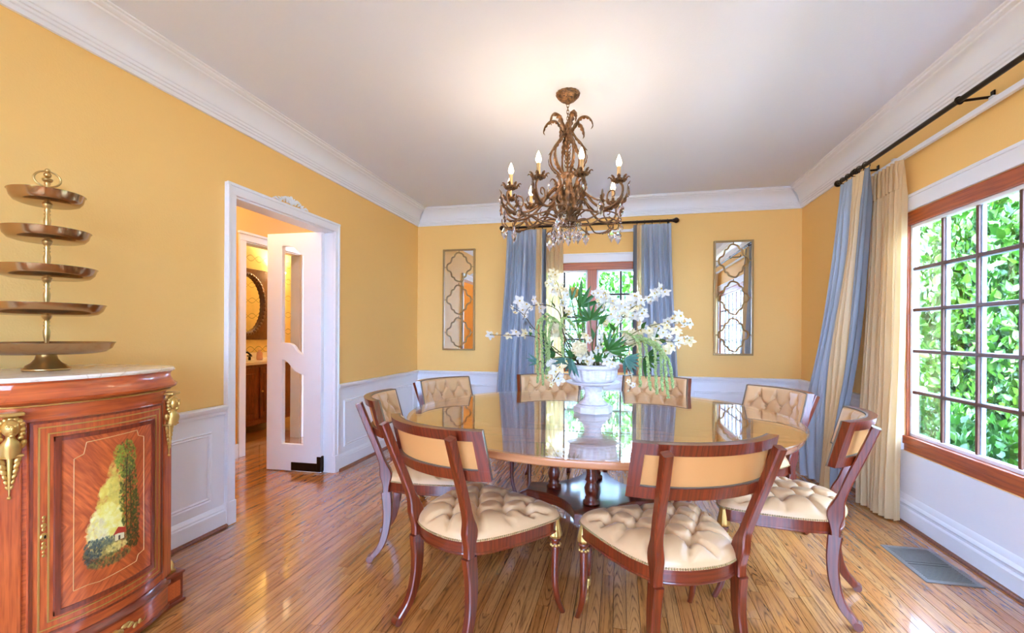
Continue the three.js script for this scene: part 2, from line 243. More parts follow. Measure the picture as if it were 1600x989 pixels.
{
  const cas = struct('trim_' + (++trimN), rspan(HX, HX + 0.022, 0, 2.15, -4.01, -3.925, 0.004), M.white);
  part(cas, 'side_casing', [rspan(HX, HX + 0.022, 0, 2.15, -4.945, -4.86, 0.004), rspan(HX - 0.02, HX + 0.03, 0, 2.2, -4.96, -4.94, 0.004)], M.white);
  part(cas, 'head_casing', [rspan(HX, HX + 0.022, 2.15, 2.225, -4.945, -3.925, 0.004), rspan(HX, HX + 0.035, 2.215, 2.24, -4.955, -3.915, 0.004)], M.white);
  part(cas, 'jamb', [span(HX - 0.122, HX, 0, 2.15, -4.022, -4.008), span(HX - 0.122, HX, 0, 2.15, -4.862, -4.848), span(HX - 0.122, HX, 2.14, 2.152, -4.862, -4.008)], M.white);
  const b = struct('baseboard_hall', [span(HX, HX + 0.02, 0, 0.14, -3.92, -1.6), span(HX, HX + 0.02, 0, 0.14, -6.5, -4.95)], M.white);
}
// swing door leaf with two ogee glass lights, standing open into the hall
{
  const W = 0.535, H = 2.105, door = new THREE.Group(); door.name = 'door_1'; door.userData.kind = 'structure'; scene.add(door);
  door.position.set(-2.55, 0.012, -3.696); door.rotation.y = 0.02;
  const sh = new THREE.Shape(); sh.moveTo(-W, 0); sh.lineTo(0, 0); sh.lineTo(0, H); sh.lineTo(-W, H);
  const up = new THREE.Path(), lo = new THREE.Path();                                       // x from hinge (0) to the free edge (-W)
  up.moveTo(-0.39, 1.13); up.bezierCurveTo(-0.30, 1.13, -0.28, 1.12, -0.255, 1.08); up.bezierCurveTo(-0.235, 1.05, -0.20, 1.03, -0.168, 1.02); up.lineTo(-0.168, 1.905); up.bezierCurveTo(-0.20, 1.915, -0.225, 1.94, -0.245, 1.965); up.bezierCurveTo(-0.275, 1.998, -0.33, 2.002, -0.39, 2.0);
  lo.moveTo(-0.385, 0.228); lo.lineTo(-0.165, 0.228); lo.lineTo(-0.165, 0.855); lo.bezierCurveTo(-0.20, 0.855, -0.24, 0.875, -0.27, 0.905); lo.bezierCurveTo(-0.31, 0.945, -0.34, 0.985, -0.385, 0.99);
  sh.holes.push(up, lo);
  part(door, 'leaf', new THREE.ExtrudeGeometry(sh, { depth: 0.036, bevelEnabled: true, bevelSize: 0.004, bevelThickness: 0.004, bevelSegments: 2, curveSegments: 14 }).translate(0, 0, 0), M.white);
  for (const h of [up, lo]) part(door, 'pane', new THREE.ExtrudeGeometry(new THREE.Shape(h.getPoints(14)), { depth: 0.005, bevelEnabled: false }).translate(0, 0, 0.016), M.glass);
  part(door, 'pivot_plate', [rspan(-0.285, 0.004, 0.002, 0.075, -0.006, 0.046, 0.003), rspan(-0.03, 0.006, 0.002, 0.135, -0.007, 0.047, 0.003), rod(0.012, V(0.004, 0.0, 0.02), V(0.004, 0.14, 0.02))], M.bronze);
}
// windows
function windowUnit(name, P, turnBox, w, opt) {          // P(u, v, o0, o1, du, dv) builds a bar; u along the wall, o into the room
  const win = new THREE.Group(); win.name = name; win.userData.kind = 'structure'; scene.add(win);
  const B = (u0, u1, v0, v1, o0, o1, r = 0.004, grain) => uvBox(P(u0, u1, v0, v1, o0, o1, r), grain ?? (Math.abs(u1 - u0) > v1 - v0 ? turnBox : 'y'));
  const { u0, u1, v0, v1 } = w, hd = opt.head, sl = opt.sill, jb = opt.jamb;
  part(win, 'head', B(u0, u1, v1 - hd, v1, -0.12, -0.005), M.frameWood);
  part(win, 'sill', [B(u0, u1, v0, v0 + sl * 0.6, -0.14, 0.004), B(u0 - 0.02, u1 + 0.02, v0 + sl * 0.45, v0 + sl, -0.14, 0.012)], M.frameWood);
  for (const [a, b] of [[u0, u0 + jb], [u1 - jb, u1]]) part(win, 'jamb', B(a, b, v0 + sl, v1 - hd, -0.12, -0.008), M.frameWood);
  for (const m of opt.mullions ?? []) part(win, 'mullion', B(m - 0.052, m + 0.052, v0 + sl, v1 - hd, -0.12, -0.006), M.frameWood);
  const bays = [u0 + jb, ...(opt.mullions ?? []).flatMap((m) => [m - 0.052, m + 0.052]), u1 - jb], a0 = v0 + sl, a1 = v1 - hd;
  for (let k = 0; k < bays.length; k += 2) {
    const p = bays[k], q = bays[k + 1], s = 0.022;
    part(win, 'sash', [B(p, q, a0, a0 + s, -0.09, -0.03), B(p, q, a1 - s, a1, -0.09, -0.03), B(p, p + s, a0, a1, -0.09, -0.03), B(q - s, q, a0, a1, -0.09, -0.03)], opt.sashMat ?? M.frameWood);
    const du = (q - p - 2 * s) / opt.cols, dv = (a1 - a0 - 2 * s) / opt.rows;
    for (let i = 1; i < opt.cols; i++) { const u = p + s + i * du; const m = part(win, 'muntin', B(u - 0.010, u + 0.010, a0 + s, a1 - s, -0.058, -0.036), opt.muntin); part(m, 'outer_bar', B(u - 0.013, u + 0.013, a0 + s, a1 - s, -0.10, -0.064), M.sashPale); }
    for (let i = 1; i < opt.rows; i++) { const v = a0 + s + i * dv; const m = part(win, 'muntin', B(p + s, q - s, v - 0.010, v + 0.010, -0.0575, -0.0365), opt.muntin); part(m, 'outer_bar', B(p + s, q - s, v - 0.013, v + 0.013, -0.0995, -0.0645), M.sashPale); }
    for (let i = 0; i < opt.cols; i++) for (let j = 0; j < opt.rows; j++) part(win, 'pane', B(p + s + i * du + 0.002, p + s + (i + 1) * du - 0.002, a0 + s + j * dv + 0.002, a0 + s + (j + 1) * dv - 0.002, -0.063, -0.059, 0.0005), M.glass);
  }
  part(win, 'casing', [B(u0 - 0.1, u1 + 0.1, v1, v1 + 0.1, 0, 0.02), B(u0 - 0.105, u1 + 0.105, v1 + 0.085, v1 + 0.104, 0, 0.03), B(u0 - 0.1, u0, v0, v1, 0, 0.02), B(u1, u1 + 0.1, v0, v1, 0, 0.02)], M.white);
  return win;
}
const darkMuntin = phy({ map: woodTex([112, 62, 38], [70, 34, 20], 35, [1, 0.2]), roughness: 0.4 });
const PRb = (u0, u1, v0, v1, o0, o1, r) => rspan(XR - (o1 < 0 ? o1 * 0.62 : o1), XR - Math.max(o0 * 0.62, -0.075), v0, v1, u0, u1, r), PBb = (u0, u1, v0, v1, o0, o1, r) => rspan(u0, u1, v0, v1, ZB + o0, ZB + o1, r), PFb = (u0, u1, v0, v1, o0, o1, r) => rspan(u0, u1, v0, v1, ZF - o1, ZF - o0, r);
windowUnit('window_1', PRb, 'z', { u0: RW.z0, u1: RW.z1, v0: RW.y0, v1: RW.y1 }, { head: 0.085, sill: 0.098, jamb: 0.02, cols: 8, rows: 5, muntin: darkMuntin, sashMat: M.white });
windowUnit('window_2', PBb, 'x', { u0: BW.x0, u1: BW.x1, v0: BW.y0, v1: BW.y1 }, { head: 0.082, sill: 0.09, jamb: 0.03, cols: 2, rows: 4, mullions: [-0.304], muntin: M.bronze, sashMat: M.white });
windowUnit('added_window_3', PFb, 'x', { u0: FW.x0, u1: FW.x1, v0: FW.y0, v1: FW.y1 }, { head: 0.085, sill: 0.09, jamb: 0.03, cols: 3, rows: 6, mullions: [-1.025, -0.3, 0.425], muntin: darkMuntin });  // unseen window behind the camera, added and sized as fill daylight
// ---------------------------------------------------------------- garden outside
const leafTex = texture(128, 128, (u, v) => { const n = fbm(u * 8, v * 8, 8, 8, 91, 3), m = Math.abs(u - 0.5) < 0.03 ? 0.25 : 0; return mix3([255, 255, 255], [176, 190, 150], clamp(n * 0.7 + m, 0, 1)); });
const leafMat = phy({ map: leafTex, color: C('#4f8a2e'), roughness: 0.32, transmission: 0.3, thickness: 0, specularIntensity: 1 });
function leafGeo(L, W) { const g = sheet((u, v) => { const w = W * Math.sin(PI * Math.pow(v, 0.8)) * (u - 0.5), b = Math.abs(u - 0.5); return V(w, L * v, 0.25 * W * b - 0.22 * L * v * v); }, 2, 4); return g; }
const garden = struct('ground', uvBox(span(XR + TR, 16, -0.5, -0.3, -16, 8)), std({ map: texture(256, 256, (u, v) => mix3([96, 108, 58], [168, 150, 112], fbm(u * 12, v * 12, 12, 12, 14))), roughness: 1 }));
struct('ground_rear', join([uvBox(span(-16, 16, -0.5, -0.3, -22, -6.8)), uvBox(span(-16, 16, -0.5, -0.3, 2.2, 14))]), garden.material);
const dummy = new THREE.Object3D(), tint = new THREE.Color();
function shrub(name, label, group, c, r, n, size, hues, cat = 'shrub') {
  const t = thing(name, label, cat, [c[0], -0.3, c[2]], 0, group), f = new THREE.InstancedMesh(leafGeo(size, size * 0.52), leafMat, n); f.name = 'foliage'; f.userData.kind = 'stuff'; f.castShadow = f.receiveShadow = true;
  const h = c[1] + 0.3;
  for (let i = 0; i < n; i++) {
    const a = rr(0, 2 * PI), b = Math.acos(rr(-1, 1)), k = Math.pow(rnd(), 0.22) * (0.86 + 0.22 * fbm(a * 2.5 + 9, b * 3, 50, 50, Math.floor(c[0] * 7 + c[2] * 3) & 255, 3));
    const d = V(Math.sin(b) * Math.cos(a), Math.cos(b), Math.sin(b) * Math.sin(a));
    dummy.position.set(d.x * r[0] * k, h + d.y * r[1] * k, d.z * r[2] * k); if (dummy.position.y < 0.05) dummy.position.y = rr(0.03, 0.3);
    dummy.rotation.set(rr(-1.1, 1.1), rr(0, 6.28), rr(-1.1, 1.1)); dummy.scale.setScalar(rr(0.6, 1.35)); dummy.updateMatrix(); f.setMatrixAt(i, dummy.matrix);
    tint.set(hues[Math.floor(rnd() * hues.length)]); tint.multiplyScalar(rr(0.75, 1.25)); f.setColorAt(i, tint);
  }
  t.add(f);
  const st = []; for (let i = 0; i < 5; i++) { const a = i * 1.25 + c[2]; st.push(taper([[0, 0, 0], [Math.cos(a) * r[0] * 0.2, h * 0.5, Math.sin(a) * r[2] * 0.2], [Math.cos(a) * r[0] * 0.5, h + r[1] * 0.3, Math.sin(a) * r[2] * 0.5]], (q) => 0.03 * (1 - q * 0.7), 8, 5)); }
  part(t, 'stems', st, M.stainTrim); return t;
}
const G1 = ['#ffffff', '#e2f0c8', '#fff6b8', '#c8e0a0', '#f4ffd8'], G2 = ['#a8c890', '#cfe4b8', '#8fb070', '#e8f4c8'];
{
  const side = [[5.7, 1.5, -12.4], [5.5, 1.6, -11.1], [5.7, 1.5, -9.8], [5.5, 1.6, -8.5], [5.6, 1.5, -7.2], [5.7, 1.4, -5.6], [5.6, 1.5, -3.9], [5.7, 1.4, -2.2], [5.6, 1.5, -0.5]];
  const w = ['far leafy hedge shrub outside, at the left edge of the side window', 'leafy hedge shrub outside, second pane column of the side window', 'leafy hedge shrub outside, in the middle pane columns of the side window', 'leafy hedge shrub outside, at the right pane columns in view', 'leafy hedge shrub outside, right of the panes in view', 'hedge shrub outside the middle of the side window', 'hedge shrub outside the right half of the side window', 'hedge shrub outside the right end of the side window', 'nearest hedge shrub outside, past the right end of the side window'];
  side.forEach((p, i) => shrub('hedge_shrub', w[i], 'hedge shrubs outside the side window', p, [1.0, 2.15, 1.0], i < 5 ? 6500 : 2600, i < 5 ? 0.15 : 0.2, i % 2 ? G1 : [...G1, ...G2]));
  [[4.1, -0.1, -7.4], [3.9, -0.12, -6.4], [3.4, -0.13, -5.4], [4.7, -0.15, -9.0], [3.3, -0.1, -4.0], [3.3, -0.1, -2.6]].forEach((p, i) => shrub('ground_cover', ['low leafy plant outside behind the lower middle panes of the side window', 'low feathery plant outside behind the lower right panes of the side window', 'low plant just below the sill of the side window in view', 'low plant at the hedge foot behind the lower left panes', 'low plant outside the middle of the side window', 'low plant outside the right half of the side window'][i], 'low plants under the side window', p, [0.7, 0.4, 0.62], 1300, 0.12, G2, 'plant'));
  part(struct('path', uvBox(span(4.6, 5.2, -0.3, -0.285, -9, 3)), std({ color: C('#d8cfc4'), roughness: 0.9 })), 'kerb', span(4.55, 4.6, -0.3, -0.25, -9, 3), ext);
  const back = [[-1.7, 1.1, -9.6], [-0.1, 1.3, -9.9], [1.6, 1.1, -9.6]];
  back.forEach((p, i) => shrub('garden_tree', ['pale leafy tree seen behind the left casement of the back window', 'pale leafy tree seen straight through the back window', 'pale leafy tree beyond the right curtain of the back window'][i], 'trees outside the back window', p, [1.1, 1.45, 0.9], 3800, 0.13, G1, 'tree'));
}
// ---------------------------------------------------------------- round dining table
const TC = V(-0.148, 0, -2.942), TOPY = 0.762;
{
  const t = thing('dining_table', 'large round mahogany pedestal dining table with glass top', 'table', [TC.x, 0, TC.z]);
  const topTex = texture(512, 512, (u, v) => { const n = fbm(u * 3, v * 40, 3, 40, 61, 3), b = fbm(u * 4, v * 4, 4, 4, 63, 3); return mix3([206, 142, 96], [150, 84, 48], clamp(0.1 + 0.7 * n * n + 0.5 * (b - 0.4), 0, 1)); }, true, [0.9, 0.9]);
  const topM = phy({ map: topTex, roughness: 0.25, clearcoat: 0.6, clearcoatRoughness: 0.05 });
  part(t, 'table_top', uvBox(lathe([[0, 0.752], [1.098, 0.752], [1.108, 0.749], [1.112, 0.742], [1.106, 0.734], [1.108, 0.724], [1.102, 0.716], [1.08, 0.714], [0, 0.714]], 120), 'x'), topM);
  part(t, 'glass_top', lathe([[0, TOPY], [1.122, TOPY], [1.125, TOPY - 0.002], [1.125, 0.7545], [1.122, 0.753], [0, 0.753]], 120), phy({ color: C('#fbfaf4'), roughness: 0, transmission: 1, thickness: 0, ior: 1.75, specularIntensity: 1 }));
  part(t, 'apron', lathe([[0.93, 0.714], [0.93, 0.672], [0.912, 0.672], [0.912, 0.714]], 90), M.mahogany);
  const dark = M.mahogany, colP = [[0.0, 0.275], [0.046, 0.275], [0.046, 0.295], [0.032, 0.303], [0.036, 0.315], [0.028, 0.325], [0.036, 0.345], [0.04, 0.37], [0.03, 0.395], [0.026, 0.405], [0.036, 0.415], [0.03, 0.43], [0.026, 0.45], [0.032, 0.50], [0.041, 0.54], [0.04, 0.57], [0.028, 0.595], [0.026, 0.605], [0.038, 0.613], [0.038, 0.622], [0.028, 0.63], [0.03, 0.655], [0, 0.655]];
  for (let i = 0; i < 4; i++) {
    const a = i * PI / 2, cx = Math.sin(a) * 0.245, cz = Math.cos(a) * 0.245, c = part(t, 'column', lathe(colP, 24), dark); c.position.set(cx, 0, cz);
    part(c, 'capital_block', rbox(0.11, 0.058, 0.11, 0.006, 0, 0.684, 0), dark);
    const leg = part(t, 'leg', bar([[0, 0.235, 0.30], [0, 0.225, 0.40], [0, 0.165, 0.50], [0, 0.085, 0.555], [0, 0.035, 0.61]], (q) => 0.062 - 0.03 * q, (q) => 0.075 - 0.04 * q, V(1, 0, 0), 18), dark); leg.rotation.y = a;
    part(leg, 'ferrule', [rbox(0.04, 0.04, 0.055, 0.01, 0, 0.036, 0.612), new THREE.CylinderGeometry(0.017, 0.017, 0.02, 14).rotateZ(PI / 2).translate(0, 0.0175, 0.632)], M.gilt);
  }
  part(t, 'cross_rail', [rbox(0.56, 0.035, 0.09, 0.004, 0, 0.696, 0), rbox(0.09, 0.035, 0.56, 0.004, 0, 0.695, 0)], dark);
  const s = new THREE.Shape(), R = 0.40, k = 0.075;
  for (let i = 0; i < 4; i++) { const a = i * PI / 2, P = (r, o) => [Math.sin(a) * r + Math.cos(a) * o, Math.cos(a) * r - Math.sin(a) * o], n = a + PI / 2, Q = (r, o) => [Math.sin(n) * r + Math.cos(n) * o, Math.cos(n) * r - Math.sin(n) * o]; const p = P(R, -k), q = P(R, k), e = Q(R, -k); i ? s.lineTo(...p) : s.moveTo(...p); s.lineTo(...q); const c1 = [Math.sin(a + PI / 4) * 0.17, Math.cos(a + PI / 4) * 0.17]; s.quadraticCurveTo(c1[0], c1[1], e[0], e[1]); }
  part(t, 'platform', uvBox(new THREE.ExtrudeGeometry(s, { depth: 0.05, bevelEnabled: true, bevelSize: 0.006, bevelThickness: 0.005, bevelSegments: 2, curveSegments: 20 }).rotateX(PI / 2).translate(0, 0.27, 0), 'x'), dark);
}

// ---------------------------------------------------------------- klismos dining chairs (local: front -z, back +z)
function boxMap(f, a0, a1, b0, b1, c0, c1, na = 1, nb = 1, nc = 1) {
  let g = new THREE.BoxGeometry(1, 1, 1, na, nb, nc); const p = g.attributes.position;
  for (let i = 0; i < p.count; i++) { const q = f(lerp(a0, a1, p.getX(i) + 0.5), lerp(b0, b1, p.getY(i) + 0.5), lerp(c0, c1, p.getZ(i) + 0.5)); p.setXYZ(i, q.x, q.y, q.z); }
  g.deleteAttribute('normal'); g.deleteAttribute('uv'); g = mergeVertices(g, 1e-5);
  // make sure faces point outwards
  g.computeBoundingBox(); const ps = g.attributes.position, ix = g.index.array; let vol = 0; const A = V(0, 0, 0), B = V(0, 0, 0), D = V(0, 0, 0);
  for (let i = 0; i < ix.length; i += 3) { A.fromBufferAttribute(ps, ix[i]); B.fromBufferAttribute(ps, ix[i + 1]); D.fromBufferAttribute(ps, ix[i + 2]); vol += A.dot(B.cross(D)); }
  if (vol < 0) for (let i = 0; i < ix.length; i += 3) { const s = ix[i]; ix[i] = ix[i + 1]; ix[i + 1] = s; }
  return uvBox(toCreasedNormals(g, 0.7));
}
const segDist = (x, y, a, b) => { const dx = b[0] - a[0], dy = b[1] - a[1], t = clamp(((x - a[0]) * dx + (y - a[1]) * dy) / (dx * dx + dy * dy), 0, 1); return Math.hypot(x - a[0] - dx * t, y - a[1] - dy * t); };
const seatPts = [[0, -0.268], [0.13, -0.266], [0.235, -0.258], [0.272, -0.238], [0.282, -0.205], [0.272, -0.11], [0.244, 0.02], [0.206, 0.13], [0.16, 0.2], [0.085, 0.236], [0, 0.244]];
const seatLoop = new THREE.CatmullRomCurve3([...seatPts, ...seatPts.slice(1, -1).reverse().map(([x, z]) => [-x, z])].map(([x, z]) => V(x, 0, z)), true);
const SN = 112, seatEdge = Array.from({ length: SN }, (_, i) => seatLoop.getPoint(i / SN));
const seatShape = (o) => new THREE.Shape(seatEdge.map((p) => { const k = 1 + o / Math.hypot(p.x, p.z); return new THREE.Vector2(p.x * k, p.z * k); }));
const seatButtons = [[-0.15, -0.165], [0, -0.165], [0.15, -0.165], [-0.078, -0.085], [0.078, -0.085], [-0.2, -0.085], [0.2, -0.085], [-0.14, -0.005], [0, -0.005], [0.14, -0.005], [-0.07, 0.075], [0.07, 0.075], [0, 0.145]];
function tuft(buttons, link, x, y, deep, sig, crease, cw) {
  let h = 0; for (const b of buttons) h -= deep * Math.exp(-((x - b[0]) ** 2 + (y - b[1]) ** 2) / (sig * sig));
  for (const [a, b] of link) h -= crease * Math.exp(-((segDist(x, y, a, b) / cw) ** 2)); return h;
}
const links = (bs, max) => { const l = []; bs.forEach((a, i) => bs.forEach((b, j) => { if (j > i && Math.hypot(a[0] - b[0], a[1] - b[1]) < max && Math.abs(a[1] - b[1]) > 0.02) l.push([a, b]); })); return l; };
const seatLinks = [...links(seatButtons, 0.125), [[-0.2, -0.085], [-0.26, -0.16]], [[0.2, -0.085], [0.26, -0.16]], [[-0.15, -0.165], [-0.16, -0.25]], [[0, -0.165], [0, -0.26]], [[0.15, -0.165], [0.16, -0.25]], [[-0.2, -0.085], [-0.27, -0.07]], [[0.2, -0.085], [0.27, -0.07]], [[-0.14, -0.005], [-0.24, 0.03]], [[0.14, -0.005], [0.24, 0.03]], [[-0.07, 0.075], [-0.19, 0.16]], [[0.07, 0.075], [0.19, 0.16]], [[0, 0.145], [-0.06, 0.23]], [[0, 0.145], [0.06, 0.23]]];
function cushionGeo() {
  const R = 46, pos = [], ix = [], uv = [];
  for (let i = 0; i <= R; i++) for (let j = 0; j < SN; j++) {
    const q = i / R, e = seatEdge[j], x = e.x * q, z = e.z * q * 1.0, dome = 0.078 * Math.pow(Math.max(0, 1 - Math.pow(q, 5)), 0.55), fade = 1 - sstep(0.86, 1, q);
    pos.push(x * 1.012, 0.427 + dome * (1 + 0) + tuft(seatButtons, seatLinks, x, z, 0.042, 0.024, 0.022, 0.0085) * (0.25 + 0.75 * fade) * (q > 0.995 ? 0 : 1), z * 1.012); uv.push(x, z);
  }
  for (let i = 0; i < R; i++) for (let j = 0; j < SN; j++) { const a = i * SN + j, b = i * SN + (j + 1) % SN; ix.push(a, a + SN, b, b, a + SN, b + SN); }
  const g = new THREE.BufferGeometry(); g.setAttribute('position', new THREE.Float32BufferAttribute(pos, 3)); g.setAttribute('uv', new THREE.Float32BufferAttribute(uv, 2)); g.setIndex(ix); g.computeVertexNormals();
  const ny = g.attributes.normal.array; if (ny[1] < 0) { for (let i = 0; i < ix.length; i += 3) { const s = ix[i]; ix[i] = ix[i + 1]; ix[i + 1] = s; } g.setIndex(ix); g.computeVertexNormals(); } return g;
}
const BR_ = 0.46, BPH = 0.660, Bk = (s, t, o) => { const a = s * BPH; return V((BR_ + o) * Math.sin(a), 0.688 + 0.195 * t - 0.25 * o * 0, 0.352 + 0.052 * (t - 1) - BR_ * (1 - Math.cos(a)) + o * Math.cos(a)); };
const backButtons = [[-0.62, 0.66], [-0.21, 0.66], [0.21, 0.66], [0.62, 0.66], [-0.42, 0.33], [0, 0.33], [0.42, 0.33], [-0.82, 0.33], [0.82, 0.33]].map(([s, t]) => [s * 0.282, t * 0.195]);
const backLinks = [...links(backButtons, 0.11), ...backButtons.filter((b) => b[1] > 0.1).map((b) => [b, [b[0], 0.19]]), ...backButtons.filter((b) => b[1] < 0.1).map((b) => [b, [b[0], 0.005]])];
function padGeo() {
  return sheet((u, v) => { const s = lerp(-0.985, 0.985, u), t = lerp(0.015, 0.985, v), e = Math.min(1, 14 * Math.min(u, 1 - u), 8 * Math.min(v, 1 - v)), puff = 0.027 * Math.sqrt(Math.max(0, 1 - (1 - e) ** 2)), k = tuft(backButtons, backLinks, s * 0.282, t * 0.195, 0.02, 0.018, 0.014, 0.0062); return Bk(s, t, -0.028 - Math.max(0, puff + k * e)); }, 84, 34, [0.56, 0.2]);
}
function makeChair() {
  const t = thing('dining_chair', 'x', 'chair', [0, 0, 0], 0, 'upholstered chairs around the round table');
  const ex = (o, y0, y1, b) => new THREE.ExtrudeGeometry(seatShape(o), { depth: y1 - y0 - 2 * b, bevelEnabled: true, bevelSize: b, bevelThickness: b, bevelSegments: 2 }).rotateX(PI / 2).translate(0, y1 - b, 0);
  part(t, 'seat_frame', uvBox(join([ex(-0.012, 0.376, 0.428, 0.004), ex(-0.008, 0.370, 0.381, 0.004)]), 'x'), M.mahogany);
  const cu = part(t, 'seat_cushion', cushionGeo(), M.satin), bt = new THREE.SphereGeometry(0.0085, 10, 6).scale(1, 0.5, 1);
  for (const [x, z] of seatButtons) { const q = Math.hypot(x / 0.28, z / 0.26), b = part(cu, 'button', bt, M.satin); b.position.set(x * 1.012, 0.427 + 0.078 * Math.pow(Math.max(0.05, 1 - Math.pow(Math.min(1, q), 5)), 0.55) - 0.041, z * 1.012); }
  const nails = [], n0 = new THREE.SphereGeometry(0.0046, 6, 4); const L = seatLoop.getLength(), N = Math.floor(L / 0.0092); const sp = seatLoop.getSpacedPoints(N);
  for (let i = 0; i < N; i++) nails.push(n0.clone().translate(sp[i].x * 1.006, 0.4315, sp[i].z * 1.006));
  part(t, 'nailhead_trim', nails, M.nail, 'stuff');
  part(t, 'top_rail', boxMap(Bk, -1.0, 1.0, 0.80, 1.0, -0.034, 0.004, 28, 2, 1), M.mahogany);
  part(t, 'bottom_rail', boxMap(Bk, -1.0, 1.0, 0.0, 0.21, -0.034, 0.004, 28, 2, 1), M.mahogany);
  for (const s of [-1, 1]) part(t, 'end_stile', boxMap(Bk, s * 0.86, s * 1.0, 0.21, 0.80, -0.034, 0.003, 3, 1, 1), M.mahogany);
  part(t, 'back_panel', boxMap(Bk, -0.86, 0.86, 0.21, 0.80, -0.024, -0.011, 24, 1, 1), M.backCloth);
  for (const [a, b, c, d] of [[-0.86, 0.86, 0.782, 0.802], [-0.86, 0.86, 0.208, 0.228]]) part(t, 'panel_piping', boxMap(Bk, a, b, c, d, -0.013, -0.007, 24, 1, 1), M.gimp);
  const pad = part(t, 'tufted_pad', padGeo(), M.satin);
  for (const [x, y] of backButtons) { if (Math.abs(x) > 0.2) continue; const b = part(pad, 'button', bt, M.satin), q = Bk(x / 0.282, y / 0.195, -0.040); b.position.copy(q); b.rotation.x = PI / 2 - 0.2; }
  part(t, 'back_trim', [[-1, 1, 0.975, 1.005], [-1, 1, -0.005, 0.025], [-1.005, -0.975, 0, 1], [0.975, 1.005, 0, 1]].map(([a, b, c, d]) => boxMap(Bk, a, b, c, d, -0.038, -0.030, Math.abs(b - a) > 1 ? 24 : 1, 1, 1)), M.gimp);
  for (const s of [-1, 1]) {
    part(t, 'back_post', bar([[s * 0.166, 0.372, 0.208], [s * 0.166, 0.42, 0.206], [s * 0.169, 0.475, 0.209], [s * 0.182, 0.60, 0.247], [s * 0.197, 0.74, 0.300], [s * 0.210, 0.862, 0.345]], 0.036, (q) => 0.034 + 0.032 * Math.exp(-(((q - 0.19) / 0.09) ** 2)), V(1, 0, 0), 26), M.mahogany);
    const r = part(t, 'rear_leg', bar([[s * 0.166, 0.372, 0.206], [s * 0.169, 0.28, 0.198], [s * 0.174, 0.18, 0.204], [s * 0.181, 0.085, 0.232], [s * 0.188, 0.022, 0.282]], (q) => 0.038 - 0.008 * q, (q) => 0.056 - 0.026 * q, V(1, 0, 0), 20), M.mahogany);
    part(r, 'scroll_foot', new THREE.CylinderGeometry(0.018, 0.018, 0.032, 16).rotateZ(PI / 2).translate(s * 0.189, 0.0182, 0.288), M.mahogany);
    const f = part(t, 'front_leg', taper([[s * 0.262, 0.30, -0.226], [s * 0.263, 0.22, -0.222], [s * 0.265, 0.13, -0.222], [s * 0.27, 0.06, -0.236], [s * 0.276, 0.0, -0.262]], (q) => 0.0185 - 0.0065 * q, 18, 12), M.mahogany);
    part(f, 'collar', lathe([[0, 0.298], [0.016, 0.298], [0.022, 0.306], [0.018, 0.316], [0.016, 0.322], [0.024, 0.332], [0.018, 0.341], [0, 0.342]], 18).translate(s * 0.262, 0, -0.226), M.mahogany);
    const lotus = lathe([[0, 0.338], [0.019, 0.338], [0.026, 0.346], [0.0275, 0.356], [0.022, 0.385], [0.0155, 0.415], [0.015, 0.424], [0, 0.425]], 32), lp = lotus.attributes.position;
    for (let i = 0; i < lp.count; i++) { const a = Math.atan2(lp.getZ(i), lp.getX(i)), k = 1 + 0.09 * Math.cos(a * 8); lp.setX(i, lp.getX(i) * k); lp.setZ(i, lp.getZ(i) * k); } lotus.computeVertexNormals();
    part(f, 'lotus_capital', lotus.translate(s * 0.262, 0, -0.226), M.gilt);
    part(f, 'bead_ring', Array.from({ length: 8 }, (_, i) => ball(0.0075, s * 0.262 + Math.cos(i * PI / 4) * 0.019, 0.31, -0.226 + Math.sin(i * PI / 4) * 0.019, 8, 6)), M.gilt);
  }
  return t;
}
const chair0 = makeChair();
[[-0.607, -2.002, -0.500, 'dining chair at the table front seen from behind, nearest the doorway cabinet side'],
  [0.191, -1.959, 0.445, 'dining chair at the table front seen from behind, nearest the side window'],
  [-1.090, -2.583, -1.262, 'dining chair at the left edge of the table, half hidden by the front left chair'],
  [0.796, -2.540, 1.167, 'dining chair in profile beside the cream window curtain'],
  [-1.110, -3.386, -2.011, 'far dining chair with tufted back below the left mirror'],
  [-0.503, -3.868, -2.760, 'far dining chair behind the hanging tassels left of the urn'],
  [0.222, -3.868, 2.819, 'far dining chair just right of the urn, in front of the back window'],
  [0.798, -3.320, 2.013, 'far dining chair with tufted back below the right mirror, next to the blue drape'],
].forEach(([x, z, a, label], i) => { const c = i ? chair0.clone() : chair0; if (i) { c.name = numbered('dining_chair'); scene.add(c); c.userData = { ...chair0.userData }; } c.position.set(x, 0, z); c.rotation.y = a; c.userData.label = label; });
